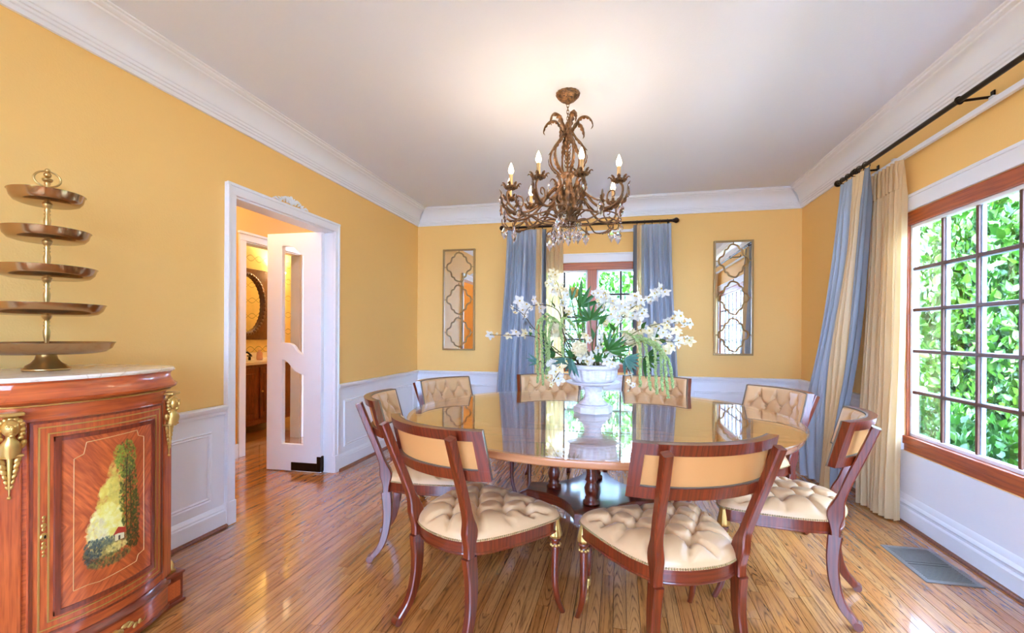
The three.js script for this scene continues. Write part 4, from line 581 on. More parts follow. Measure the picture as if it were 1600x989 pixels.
// ---------------------------------------------------------------- chandelier
{
  const t = thing('chandelier', 'ornate gilt leaf chandelier with candle bulbs and crystal drops over the table', 'chandelier', [-0.322, 0, -2.985]);
  const iron = phy({ map: texture(256, 256, (u, v) => { const n = fbm(u * 10, v * 10, 10, 10, 151, 4), k = fbm(u * 26, v * 26, 26, 26, 157, 2); return mix3([150, 106, 66], [48, 33, 24], clamp(1.7 * (n - 0.28) + 0.4 * (k - 0.5), 0, 1)); }, true, [0.35, 0.35]), roughness: 0.42, metalness: 0.35 });
  const crystalM = phy({ color: C('#fdf4f4'), roughness: 0.02, transmission: 1, thickness: 0.01, ior: 1.5 });
  const P = (a, r, y) => V(Math.sin(a) * r, y, Math.cos(a) * r);
  // serrated acanthus strip along a path; folded along its midrib, with real thickness
  function acanthus(pts, width, teeth, side, fold = 0.35) {
    const c = curve(pts), f = (o) => (u, v) => { const p = c.getPointAt(v), T = c.getTangentAt(v), S = side.clone().addScaledVector(T, -side.dot(T)).normalize(), N = V(0, 0, 0).crossVectors(T, S), w = width * Math.pow(Math.sin(PI * (0.08 + 0.9 * v)), 0.7) * (0.62 + 0.38 * Math.abs(Math.sin(teeth * PI * v))) * (1.05 - 0.5 * v), k = (u - 0.5) * 2; return p.addScaledVector(S, k * w * 0.5).addScaledVector(N, -Math.abs(k) * w * fold + o); };
    return [sheet(f(0.0008), 4, teeth * 4, [0.05, 0.2]), sheet(f(-0.0008), 4, teeth * 4, [0.05, 0.2])];
  }
  const side = (a) => V(Math.cos(a), 0, -Math.sin(a));
  const can = lathe([[0, 2.76], [0.072, 2.76], [0.073, 2.752], [0.066, 2.738], [0.045, 2.716], [0.022, 2.703], [0.014, 2.694], [0, 2.692]], 72), cp = can.attributes.position;
  for (let i = 0; i < cp.count; i++) { const a = Math.atan2(cp.getZ(i), cp.getX(i)), k = 1 + 0.06 * Math.abs(Math.cos(a * 8)); cp.setX(i, cp.getX(i) * k); cp.setZ(i, cp.getZ(i) * k); } can.computeVertexNormals();
  part(t, 'canopy', can, iron);
  for (let i = 0; i < 6; i++) { const l = part(t, 'chain_link', new THREE.TorusGeometry(0.010, 0.0024, 6, 16).scale(0.75, 1.35, 1).rotateY(i % 2 * PI / 2), iron); l.position.y = 2.684 - i * 0.0205; }
  part(t, 'stem', [rod(0.006, V(0, 2.575, 0), V(0, 1.93, 0), 8), lathe([[0, 2.50], [0.026, 2.505], [0.032, 2.53], [0.022, 2.55], [0.01, 2.58], [0, 2.582]], 18), lathe([[0, 2.0], [0.03, 2.01], [0.05, 2.06], [0.042, 2.13], [0.028, 2.2], [0.034, 2.225], [0.05, 2.24], [0.038, 2.255], [0, 2.26]], 20)], iron);
  const center = []; for (let r = 0; r < 9; r++) for (let k = 0; k < 4; k++) { const a = k * PI / 2 + r * 0.4; center.push(...acanthus([P(a, 0.004, 2.29 + r * 0.024), P(a, 0.014, 2.302 + r * 0.024), P(a, 0.02, 2.315 + r * 0.024)], 0.018, 2, side(a))); }
  part(t, 'stem_leaves', center, iron, 'stuff');
  for (let i = 0; i < 6; i++) {
    const a = i * PI / 3 + 0.42;
    part(t, 'top_frond', acanthus([P(a, 0.022, 2.515), P(a, 0.045, 2.56), P(a, 0.075, 2.60), P(a, 0.115, 2.605), P(a, 0.15, 2.575), P(a, 0.16, 2.53), P(a, 0.148, 2.515)], 0.052, 9, side(a)), iron);
    const rib = part(t, 'cage_rib', taper([P(a, 0.026, 2.535), P(a, 0.04, 2.49), P(a, 0.088, 2.43), P(a, 0.112, 2.37), P(a, 0.098, 2.305), P(a, 0.06, 2.262), P(a, 0.042, 2.24)], () => 0.0062, 24, 7), iron);
    part(rib, 'rib_leaf', acanthus([P(a, 0.032, 2.52), P(a, 0.062, 2.47), P(a, 0.10, 2.42), P(a, 0.125, 2.385)], 0.05, 5, side(a)), iron);
    part(rib, 'rib_leaf', acanthus([P(a, 0.048, 2.245), P(a, 0.085, 2.275), P(a, 0.118, 2.325), P(a, 0.124, 2.36)], 0.026, 5, side(a)), iron);
  }
  for (let i = 0; i < 8; i++) {
    const a = i * PI / 4 + 0.2;
    part(t, 'vase_leaf', acanthus([P(a, 0.034, 2.04), P(a, 0.06, 2.10), P(a, 0.062, 2.17), P(a, 0.078, 2.215), P(a, 0.10, 2.222), P(a, 0.112, 2.20)], 0.052, 7, side(a)), iron);
    part(t, 'vase_leaf', acanthus([P(a + 0.39, 0.03, 1.99), P(a + 0.39, 0.075, 2.02), P(a + 0.39, 0.088, 2.07), P(a + 0.39, 0.12, 2.085), P(a + 0.39, 0.13, 2.06)], 0.048, 6, side(a + 0.39)), iron);
    part(t, 'bottom_leaf', acanthus([P(a, 0.02, 1.93), P(a, 0.05, 1.95), P(a, 0.06, 1.985), P(a, 0.085, 1.995), P(a, 0.09, 1.975)], 0.036, 5, side(a)), iron);
  }
  part(t, 'bottom_ring', new THREE.TorusGeometry(0.085, 0.005, 8, 40).rotateX(PI / 2).translate(0, 1.935, 0), iron);
  const facet = (h, w) => { const g = new THREE.BufferGeometry(), k = 6, ps = [[0, 0, 0]]; for (let i = 0; i < k; i++) ps.push([Math.cos(i / k * 2 * PI) * w, -h * 0.38, Math.sin(i / k * 2 * PI) * w * 0.55]); for (let i = 0; i < k; i++) ps.push([Math.cos((i + 0.5) / k * 2 * PI) * w * 0.82, -h * 0.62, Math.sin((i + 0.5) / k * 2 * PI) * w * 0.45]); ps.push([0, -h, 0]); const ix = []; for (let i = 0; i < k; i++) { const n = (i + 1) % k; ix.push(0, 1 + n, 1 + i, 1 + i, 1 + n, 7 + i, 1 + n, 7 + n, 7 + i, 7 + i, 7 + n, 13); } g.setAttribute('position', new THREE.Float32BufferAttribute(ps.flat(), 3)); g.setIndex(ix); const f = g.toNonIndexed(); f.computeVertexNormals(); return flat(f); };
  const big = facet(0.09, 0.026), small = facet(0.06, 0.017), bead = new THREE.IcosahedronGeometry(0.0075, 0);
  const drop = (p, g, n = 1) => { const c = part(t, 'crystal_drop', g, crystalM); c.position.copy(p); c.position.y -= 0.004 + n * 0.016; c.rotation.y = rr(0, 3); for (let i = 0; i < n; i++) { const b = part(c, 'bead', bead, crystalM); b.position.y = 0.009 + i * 0.016; } };
  const bulbM = std({ color: C('#fff3e0'), emissive: C('#ffdcb0'), emissiveIntensity: 2, roughness: 0.4 }), waxM = std({ color: C('#c9a06a'), roughness: 0.45, metalness: 0.2 });
  [-70, -32, 5, 44, 120, 168, -145, -107].forEach((deg, i) => {
    const a = deg * PI / 180 + 0.2231, R = 0.38;
    const arm = part(t, 'arm', taper([P(a, 0.04, 2.15), P(a, 0.085, 2.155), P(a, 0.14, 2.10), P(a, 0.20, 2.03), P(a, 0.27, 1.985), P(a, 0.345, 1.99), P(a, 0.40, 2.035), P(a, 0.405, 2.085), P(a, R, 2.118)], (q) => 0.0085 - 0.002 * q, 40, 8), iron);
    part(arm, 'arm_leaf', acanthus([P(a, 0.30, 1.982), P(a, 0.385, 1.99), P(a, 0.432, 2.04), P(a, 0.44, 2.09), P(a, 0.455, 2.105)], 0.045, 7, side(a)), iron);
    part(arm, 'arm_leaf', acanthus([P(a, 0.12, 2.125), P(a, 0.19, 2.07), P(a, 0.25, 2.04), P(a, 0.275, 2.06), P(a, 0.262, 2.085)], 0.034, 6, side(a)), iron);
    part(arm, 'curl', taper([P(a, 0.33, 1.995), P(a, 0.30, 2.03), P(a, 0.31, 2.07), P(a, 0.345, 2.075), P(a, 0.352, 2.045), P(a, 0.332, 2.038)], (q) => 0.0055 - 0.002 * q, 20, 6), iron);
    const b = P(a, R, 0), petals = []; for (let k = 0; k < 8; k++) { const g = k * PI / 4, Q = (r, y) => V(b.x + Math.sin(g) * r, y, b.z + Math.cos(g) * r); petals.push(...acanthus([Q(0.006, 2.112), Q(0.028, 2.122), Q(0.044, 2.142), Q(0.058, 2.145), Q(0.064, 2.135)], 0.03, 4, side(g))); }
    part(arm, 'drip_cup', [...petals, lathe([[0, 2.108], [0.012, 2.11], [0.024, 2.125], [0.026, 2.132], [0, 2.13]], 14).translate(b.x, 0, b.z)], iron);
    part(arm, 'candle_sleeve', new THREE.CylinderGeometry(0.0105, 0.0105, 0.075, 14).translate(b.x, 2.165, b.z), waxM);
    part(arm, 'flame_bulb', lathe([[0, 2.2], [0.008, 2.202], [0.0155, 2.215], [0.0165, 2.226], [0.011, 2.248], [0.004, 2.266], [0, 2.274]], 14).translate(b.x, 0, b.z), bulbM);
    const l = new THREE.PointLight(new THREE.Color().setRGB(1, 0.8, 0.56), 0.011); l.position.set(b.x, 2.226, b.z); l.castShadow = true; l.shadow.radius = 0.6; t.add(l);
    // lower tracery
    const s = (i % 2 ? 1 : -1), w = (x) => a + s * x;
    part(t, 'scroll', taper([P(a, 0.085, 1.935), P(w(0.12), 0.16, 1.945), P(w(0.3), 0.24, 1.985), P(w(0.42), 0.30, 1.975), P(w(0.42), 0.335, 1.935), P(w(0.3), 0.33, 1.915), P(w(0.24), 0.295, 1.93), P(w(0.3), 0.272, 1.95)], (q) => 0.0058 - 0.0022 * q, 44, 7), iron);
    part(t, 'scroll', taper([P(a, 0.07, 1.965), P(w(-0.1), 0.16, 1.99), P(w(-0.28), 0.26, 1.955), P(w(-0.34), 0.36, 1.935), P(w(-0.25), 0.43, 1.955), P(w(-0.2), 0.455, 1.99)], (q) => 0.0056 - 0.0018 * q, 36, 7), iron);
    part(t, 'scroll_leaf', acanthus([P(w(-0.30), 0.37, 1.937), P(w(-0.24), 0.43, 1.952), P(w(-0.2), 0.468, 1.985), P(w(-0.2), 0.475, 2.02)], 0.04, 6, side(w(-0.25))), iron);
    drop(P(w(-0.2), 0.458, 1.985), big, 1); drop(P(w(0.36), 0.338, 1.925), i % 2 ? small : big, 1); drop(P(a, 0.085, 1.933), big, 2); drop(P(a + 0.39, 0.085, 1.933), small, 3); drop(P(a, 0.444, 2.09), small, 1); if (i % 2) drop(P(a + 0.3, 0.12, 2.19), small, 1);
  });
}
// ---------------------------------------------------------------- urn and flowers
const UX = -0.154, UZ = -2.94;
{
  const stone = phy({ map: texture(256, 256, (u, v) => mix3([236, 230, 236], [206, 196, 200], clamp(1.6 * (fbm(u * 8, v * 8, 8, 8, 171, 4) - 0.3), 0, 1)), true, [0.3, 0.3]), roughness: 0.5, clearcoat: 0.15 });
  const t = thing('urn', 'white fluted stone urn on the glass table centre holding the flowers', 'urn', [UX, TOPY, UZ]);
  part(t, 'plinth', uvBox(toCreasedNormals(join([new THREE.CylinderGeometry(0.118, 0.118, 0.034, 8).translate(0, 0.017, 0), new THREE.CylinderGeometry(0.098, 0.112, 0.012, 8).translate(0, 0.040, 0)]), 0.3)), stone).rotation.y = 0.16;
  part(t, 'stem', lathe([[0, 0.044], [0.092, 0.045], [0.085, 0.056], [0.066, 0.072], [0.055, 0.09], [0.05, 0.112], [0.052, 0.132], [0.062, 0.142], [0.06, 0.152], [0.075, 0.162], [0, 0.162]], 40), stone);
  part(t, 'saucer', lathe([[0, 0.158], [0.08, 0.16], [0.135, 0.168], [0.166, 0.178], [0.169, 0.184], [0.16, 0.188], [0.12, 0.186], [0, 0.186]], 56), stone);
  const bowl = lathe([[0.112, 0.184], [0.128, 0.192], [0.142, 0.21], [0.149, 0.235], [0.150, 0.258], [0.146, 0.266], [0.128, 0.266], [0.128, 0.2], [0, 0.2]], 168), p = bowl.attributes.position;
  for (let i = 0; i < p.count; i++) { const r = Math.hypot(p.getX(i), p.getZ(i)), y = p.getY(i), a = Math.atan2(p.getZ(i), p.getX(i)), m = r > 0.111 && y < 0.262 && y > 0.186 && r > 0.1285 ? 1 : 0, k = 1 - m * 0.075 * Math.pow(Math.abs(Math.cos(a * 10.5)), 3); p.setX(i, p.getX(i) * k); p.setZ(i, p.getZ(i) * k); } bowl.computeVertexNormals();
  part(t, 'bowl', bowl, stone);
  part(t, 'rim', lathe([[0.126, 0.262], [0.152, 0.262], [0.158, 0.27], [0.16, 0.282], [0.154, 0.291], [0.13, 0.291], [0.126, 0.284], [0.126, 0.262]], 56), stone);
  part(t, 'moss', lathe([[0, 0.272], [0.06, 0.272], [0.12, 0.262], [0.127, 0.25], [0, 0.25]], 24), std({ color: C('#46562c'), roughness: 1 }));
}
const petalM = phy({ color: C('#efe8df'), roughness: 0.55, transmission: 0.15, thickness: 0, sheen: 0.3, sheenColor: C('#ffffff') }), creamM = phy({ color: C('#f6e6bf'), roughness: 0.6, transmission: 0.12, thickness: 0 }), yellowM = phy({ color: C('#f2cf7c'), roughness: 0.6, transmission: 0.12, thickness: 0 });
const stemM = std({ color: C('#6d6a34'), roughness: 0.6 }), twigM = std({ color: C('#4c3a26'), roughness: 0.7 }), tasselM = phy({ color: C('#a9bf78'), roughness: 0.7, transmission: 0.1, thickness: 0 }), leafG = phy({ map: leafTex, color: C('#3f7a34'), roughness: 0.4, transmission: 0.12, thickness: 0 }), leafB = phy({ map: leafTex, color: C('#5d8a84'), roughness: 0.38, transmission: 0.08, thickness: 0 }), heartM = std({ color: C('#d8b44a'), roughness: 0.6 });
const fromUrn = ([x, y, z]) => V(UX + x, TOPY + y, UZ + z);   // metres from the foot of the urn
function petal(L, W, cup) { return sheet((u, v) => { const k = (u - 0.5) * 2, w = W * Math.pow(Math.sin(PI * (0.06 + 0.88 * Math.pow(v, 0.75))), 0.8); return V(k * w * 0.5, L * v * (1 - 0.3 * v * Math.abs(cup)), cup * L * v * v * 0.7 + 0.12 * W * k * k); }, 4, 5); }
const ringOf = (n, L, W, cup, tilt, turn = 0) => Array.from({ length: n }, (_, i) => petal(L, W, cup).rotateX(-tilt).rotateZ((i / n) * 2 * PI + turn));
const blossomG = join([...ringOf(5, 0.034, 0.022, 0.15, 0.35), ...ringOf(3, 0.022, 0.016, 0.6, 0.2, 0.5)]), blossomS = join(ringOf(5, 0.026, 0.018, 0.5, 0.1)), heartG = new THREE.SphereGeometry(0.0045, 8, 6), budG = new THREE.SphereGeometry(0.008, 8, 6).scale(0.8, 1, 1.3);
const root = (c) => { const d = V(c.x - UX, 0, c.z - UZ), k = Math.min(0.085, 0.02 + 0.2 * d.length()); d.normalize().multiplyScalar(k); return V(UX + d.x + rr(-0.012, 0.012), TOPY + 0.28, UZ + d.z + rr(-0.012, 0.012)); };
function face(o, p, out) { o.position.copy(p); o.lookAt(p.clone().add(out)); o.rotateZ(rr(0, 6)); }
function spray(label, path, blooms, o = {}) {
  const t = thing('blossom_spray', label, 'flower spray', [0, 0, 0], 0, 'white blossom sprays in the urn'), pts = [root(fromUrn(path[path.length - 1])), ...path.map(fromUrn)];
  part(t, 'stem', taper(pts, (q) => 0.0042 - 0.0024 * q, 36, 6), o.twig ? twigM : stemM);
  for (const [a, b, d, s = 1] of blooms) { const c = fromUrn([a, b, d + rr(-0.02, 0.02)]), m = part(t, 'blossom', s < 0.75 ? blossomS : blossomG, rnd() < 0.2 ? creamM : petalM); face(m, c, V(rr(-0.8, 0.8), rr(-0.2, 0.9), rr(0.3, 1.1))); m.scale.setScalar(s * rr(0.95, 1.25)); part(m, 'flower_heart', heartG, heartM).position.z = 0.004; }
  if (!o.twig) for (const [a, b, d] of blooms) { const m = part(t, 'blossom', rnd() < 0.5 ? blossomS : blossomG, rnd() < 0.3 ? creamM : petalM); face(m, fromUrn([a + rr(-0.032, 0.032), b + rr(-0.03, 0.022), d + rr(-0.03, 0.01)]), V(rr(-0.8, 0.8), rr(-0.2, 0.9), rr(0.3, 1.1))); m.scale.setScalar(rr(0.9, 1.2)); part(m, 'flower_heart', heartG, heartM).position.z = 0.004; }
  const c = curve(pts); for (let i = 0; i < (o.leaves ?? 2); i++) { const q = c.getPointAt(rr(0.35, 0.8)), l = part(t, 'leaf', leafGeo(0.07, 0.028), leafG); l.position.copy(q); l.rotation.set(rr(-1, 1), rr(0, 6), rr(-1, 1)); }
  for (let i = 0; i < (o.buds ?? 3); i++) { const l = part(t, 'bud', budG, creamM); l.position.copy(c.getPointAt(rr(0.75, 0.99))).add(V(rr(-0.012, 0.012), rr(-0.01, 0.014), rr(-0.01, 0.01))); l.rotation.set(rr(0, 3), rr(0, 3), 0); }
  return t;
}
spray('white blossom spray reaching furthest left over the table', [[-0.25, 0.385, 0.1], [-0.337, 0.454, 0.1], [-0.49, 0.465, 0.1], [-0.633, 0.468, 0.1]], [[-0.633, 0.468, 0.1], [-0.518, 0.465, 0.1], [-0.465, 0.485, 0.1], [-0.409, 0.478, 0.1], [-0.373, 0.493, 0.1, 0.7]], { twig: 1 });
spray('white blossom spray rising to the left in front of the blue drape', [[-0.251, 0.403, 0.04], [-0.364, 0.51, 0.04], [-0.442, 0.606, 0.04], [-0.517, 0.651, 0.04]], [[-0.459, 0.683, 0.04, 1.2], [-0.369, 0.69, 0.04], [-0.508, 0.643, 0.04, 0.7], [-0.438, 0.626, 0.04], [-0.483, 0.606, 0.04, 0.7], [-0.414, 0.658, 0.04], [-0.316, 0.633, 0.04]], { twig: 1 });
spray('tallest upright white blossom spray left of the window post', [[-0.165, 0.403, -0.01], [-0.186, 0.603, -0.01], [-0.211, 0.756, -0.01], [-0.252, 0.853, -0.01]], [[-0.236, 0.845, -0.01, 1.1], [-0.264, 0.801, -0.01], [-0.187, 0.78, -0.01, 0.7], [-0.163, 0.719, -0.01], [-0.223, 0.756, -0.01], [-0.187, 0.663, -0.01], [-0.15, 0.615, -0.01], [-0.256, 0.777, -0.01, 0.7], [-0.276, 0.83, -0.01, 0.7]]);
spray('arching bare twig with small blossoms bending left', [[-0.171, 0.483, 0.12], [-0.202, 0.613, 0.12], [-0.288, 0.652, 0.12], [-0.382, 0.634, 0.12], [-0.418, 0.56, 0.12]], [[-0.366, 0.63, 0.12, 0.7], [-0.307, 0.645, 0.12, 0.7], [-0.406, 0.579, 0.12, 0.7]], { twig: 1, leaves: 4 });
spray('white blossom spray in the middle, below the window post', [[-0.003, 0.406, 0.06], [0.045, 0.561, 0.06], [0.079, 0.676, 0.06], [0.071, 0.73, 0.06]], [[0.033, 0.723, 0.06, 1.2], [0.079, 0.703, 0.06], [0.116, 0.672, 0.06, 1.1], [0.056, 0.638, 0.06, 1.2], [0.135, 0.626, 0.06], [0.109, 0.591, 0.06, 1.1], [0.076, 0.549, 0.06], [0.147, 0.561, 0.06], [0.026, 0.676, 0.06, 0.7], [0.165, 0.656, 0.06]]);
spray('white blossom spray pointing up to the right drape', [[0.091, 0.407, 0.04], [0.158, 0.542, 0.04], [0.221, 0.626, 0.04], [0.313, 0.682, 0.04], [0.392, 0.742, 0.04]], [[0.392, 0.746, 0.04, 1.1], [0.356, 0.72, 0.04], [0.324, 0.69, 0.04, 1.1], [0.28, 0.675, 0.04], [0.243, 0.702, 0.04, 1.1], [0.288, 0.599, 0.04, 1.2], [0.221, 0.653, 0.04], [0.258, 0.637, 0.04], [0.195, 0.622, 0.04, 1.2], [0.236, 0.584, 0.04]]);
spray('white blossom spray reaching furthest right with large flowers', [[0.148, 0.409, 0.12], [0.274, 0.503, 0.12], [0.38, 0.537, 0.12], [0.467, 0.544, 0.12], [0.549, 0.54, 0.12]], [[0.546, 0.544, 0.12, 1.1], [0.491, 0.58, 0.12, 1.3], [0.449, 0.562, 0.12, 1.2], [0.418, 0.526, 0.12, 1.2], [0.38, 0.507, 0.12, 1.2], [0.331, 0.489, 0.12, 1.2], [0.284, 0.514, 0.12], [0.373, 0.463, 0.12, 1.1], [0.415, 0.482, 0.12]]);
spray('white blossom spray low on the right above the hanging tassels', [[0.184, 0.392, 0.16], [0.325, 0.448, 0.16], [0.429, 0.435, 0.16], [0.487, 0.439, 0.16], [0.531, 0.457, 0.16]], [[0.527, 0.457, 0.16, 0.7], [0.48, 0.443, 0.16], [0.439, 0.41, 0.16, 1.2], [0.397, 0.485, 0.16], [0.466, 0.5, 0.16], [0.36, 0.431, 0.16, 1.1]]);
spray('white blossom spray drooping low in front of the urn, left side', [[-0.124, 0.334, 0.2], [-0.168, 0.277, 0.2], [-0.205, 0.221, 0.2], [-0.242, 0.16, 0.2]], [[-0.142, 0.319, 0.2, 0.7], [-0.175, 0.281, 0.2, 1.3], [-0.205, 0.254, 0.2, 1.2], [-0.19, 0.213, 0.2, 1.1], [-0.231, 0.182, 0.2, 0.7], [-0.25, 0.219, 0.2]], { twig: 1 });
spray('small blossom spray drooping beside the right of the urn rim', [[0.159, 0.33, 0.18], [0.202, 0.284, 0.18], [0.223, 0.222, 0.18], [0.216, 0.157, 0.18]], [[0.195, 0.295, 0.18, 0.7], [0.22, 0.251, 0.18, 0.7], [0.209, 0.208, 0.18, 0.7], [0.237, 0.187, 0.18, 0.7], [0.201, 0.338, 0.18]], { twig: 1 });
spray('white blossom spray filling the centre front over the rim', [[0.04, 0.354, 0.18], [0.058, 0.428, 0.18], [0.076, 0.465, 0.18]], [[-0.034, 0.465, 0.18], [0.065, 0.458, 0.18, 1.2], [0.04, 0.391, 0.18, 1.2], [0.112, 0.374, 0.18, 1.1], [0.004, 0.335, 0.18, 1.2], [0.087, 0.318, 0.18], [-0.059, 0.345, 0.18], [0.148, 0.429, 0.18]]);
function pompon(label, at, r, m) {
  const t = thing('pompon_flower', label, 'flower', [0, 0, 0], 0, 'round cream flower heads in the urn'), c = fromUrn(at); part(t, 'stem', taper([root(c), root(c).add(V(0, 0.035, 0)), c.clone().lerp(V(UX, 1.14, UZ), 0.45), c], () => 0.004, 12, 6), stemM);
  const g = []; const n = 90; for (let i = 0; i < n; i++) { const y = 1 - 2 * (i + 0.5) / n, a = i * 2.39996, q = Math.sqrt(1 - y * y), d = V(q * Math.cos(a), y, q * Math.sin(a)), f = petal(r * 0.62, r * 0.42, 0.5); f.rotateX(-0.75 + rr(-0.2, 0.2)).rotateZ(rr(0, 6)); f.applyQuaternion(new THREE.Quaternion().setFromUnitVectors(V(0, 0, 1), d)); g.push(f.translate(d.x * r * 0.46, d.y * r * 0.42, d.z * r * 0.46)); }
  g.push(new THREE.SphereGeometry(r * 0.45, 12, 8)); const h = part(t, 'petals', g, m, 'stuff'); h.position.copy(c); return t;
}
pompon('large cream flower head left of centre between the hanging tassels', [-0.214, 0.502, 0.08], 0.088, creamM);
pompon('cream flower head low in front, left of the urn axis', [-0.067, 0.391, 0.22], 0.075, creamM);
pompon('yellow flower head standing high in front of the window', [-0.126, 0.741, -0.08], 0.058, yellowM);
pompon('peach flower head beside the window post', [0.04, 0.733, -0.06], 0.05, yellowM);
pompon('large cream flower head right of centre beside the palm leaf', [0.224, 0.454, 0.09], 0.088, creamM);
pompon('cream flower head at the middle top behind the blossoms', [0.224, 0.652, -0.08], 0.06, creamM);
pompon('white flower head hanging over the left of the urn', [-0.236, 0.299, 0.14], 0.055, petalM);
const beadG = new THREE.IcosahedronGeometry(0.0058, 0);
let tasselN = 0, bunch;
function tassel(label, from, to) {
  if (label !== 'same stem') bunch = thing('tassel_stem', label, 'hanging flower', [0, 0, 0], 0, 'green hanging tassels');
  const t = bunch, a = fromUrn(from), b = fromUrn(to), k = tasselN++ % 6, s = root(a).add(V(0, 0, (k - 2.5) * 0.012)), pts = [s, s.clone().add(V(0, 0.04, 0)), s.clone().lerp(a, 0.5).add(V(0, 0.05 + k * 0.016, (k - 2.5) * 0.012)), a.clone().add(V((s.x - a.x) * 0.12, 0.012, 0)), a.clone().add(V(0, -0.04, 0)), a.clone().lerp(b, 0.55), b];
  const c = curve(pts); part(t, 'stem', new THREE.TubeGeometry(c, 40, 0.0028, 5), stemM); const g = [];
  const L = c.getLength(), st = 0.42; for (let i = 0; i < 90; i++) { const q = st + (1 - st) * i / 90, p = c.getPointAt(q); for (let k = 0; k < 2; k++) g.push(beadG.clone().scale(rr(0.7, 1.3), rr(0.7, 1.3), rr(0.7, 1.3)).translate(p.x + rr(-0.006, 0.006), p.y + rr(-0.004, 0.004), p.z + rr(-0.006, 0.006))); }
  part(t, 'catkin', g, tasselM, 'stuff'); return t;
}
tassel('stem of four long green tassels hanging left of the urn', [-0.327, 0.559, 0.14], [-0.321, 0.181, 0.14]); tassel('same stem', [-0.295, 0.581, 0.17], [-0.285, 0.17, 0.17]); tassel('same stem', [-0.277, 0.567, 0.11], [-0.271, 0.203, 0.11]); tassel('same stem', [-0.248, 0.543, 0.15], [-0.254, 0.253, 0.15]); tassel('single short green tassel hanging in front of the large cream flower', [-0.177, 0.557, 0.2], [-0.161, 0.326, 0.2]);
tassel('stem of six long green tassels hanging right of the urn', [0.27, 0.441, 0.2], [0.272, 0.182, 0.2]); tassel('same stem', [0.299, 0.456, 0.18], [0.328, 0.16, 0.18]); tassel('same stem', [0.346, 0.435, 0.2], [0.362, 0.142, 0.2]); tassel('same stem', [0.381, 0.42, 0.16], [0.396, 0.153, 0.16]); tassel('same stem', [0.393, 0.414, 0.22], [0.421, 0.126, 0.22]); tassel('same stem', [0.428, 0.369, 0.14], [0.456, 0.174, 0.14]);
function palm(label, at, L, n, spread, dir, m) {
  const t = thing('palm_leaf', label, 'leaf', [0, 0, 0], 0, 'fan leaves in the urn'), c = fromUrn(at), s = root(c); part(t, 'leaf_stalk', taper([s, s.clone().add(V(0, 0.035, 0)), s.clone().lerp(c, 0.5).add(V(0, 0.04, 0)), c], () => 0.0035, 12, 6), stemM);
  for (let i = 0; i < n; i++) { const l = part(t, 'leaflet', leafGeo(L * rr(0.85, 1.1), L * 0.17), m); l.position.copy(c); l.rotation.set(rr(-0.25, 0.35), 0, 0); const w = lerp(-spread, spread, n > 1 ? i / (n - 1) : 0.5); l.rotateOnWorldAxis(V(0, 0, 1), dir + w); l.rotateOnWorldAxis(V(1, 0, 0), 0.35); } return t;
}
palm('dark green fan leaf right of the urn axis, in front of the cream flowers', [0.096, 0.384, 0.26], 0.13, 8, 1.1, -0.9, leafG); palm('deep green fan leaf in the middle of the bouquet', [-0.013, 0.559, 0.11], 0.12, 9, 1.5, 0.1, leafG); palm('blue-green fan leaf drooping over the left rim', [-0.111, 0.335, 0.22], 0.13, 8, 0.9, 2.6, leafB); palm('dark fan leaf low on the left behind the tassels', [-0.222, 0.365, 0.08], 0.11, 7, 1.0, 1.7, leafG); palm('green fan leaf low on the right behind the tassels', [0.294, 0.335, 0.09], 0.12, 8, 1.1, -1.9, leafG); palm('blue-green fan leaf over the right rim', [0.184, 0.339, 0.2], 0.11, 8, 0.9, -2.2, leafB); palm('long green leaf blades arching above the bouquet', [-0.087, 0.643, -0.01], 0.17, 4, 0.6, -0.7, leafG); palm('green fan leaf over the front of the rim', [0.039, 0.316, 0.16], 0.09, 9, 1.6, 0, leafG); palm('grey-green leaf blades sticking out at the lower left', [-0.321, 0.306, 0.1], 0.085, 4, 0.5, 1.5, leafB); palm('dark upright leaf blades behind the yellow flower', [-0.13, 0.679, 0.04], 0.1, 2, 0.25, -0.1, leafG);
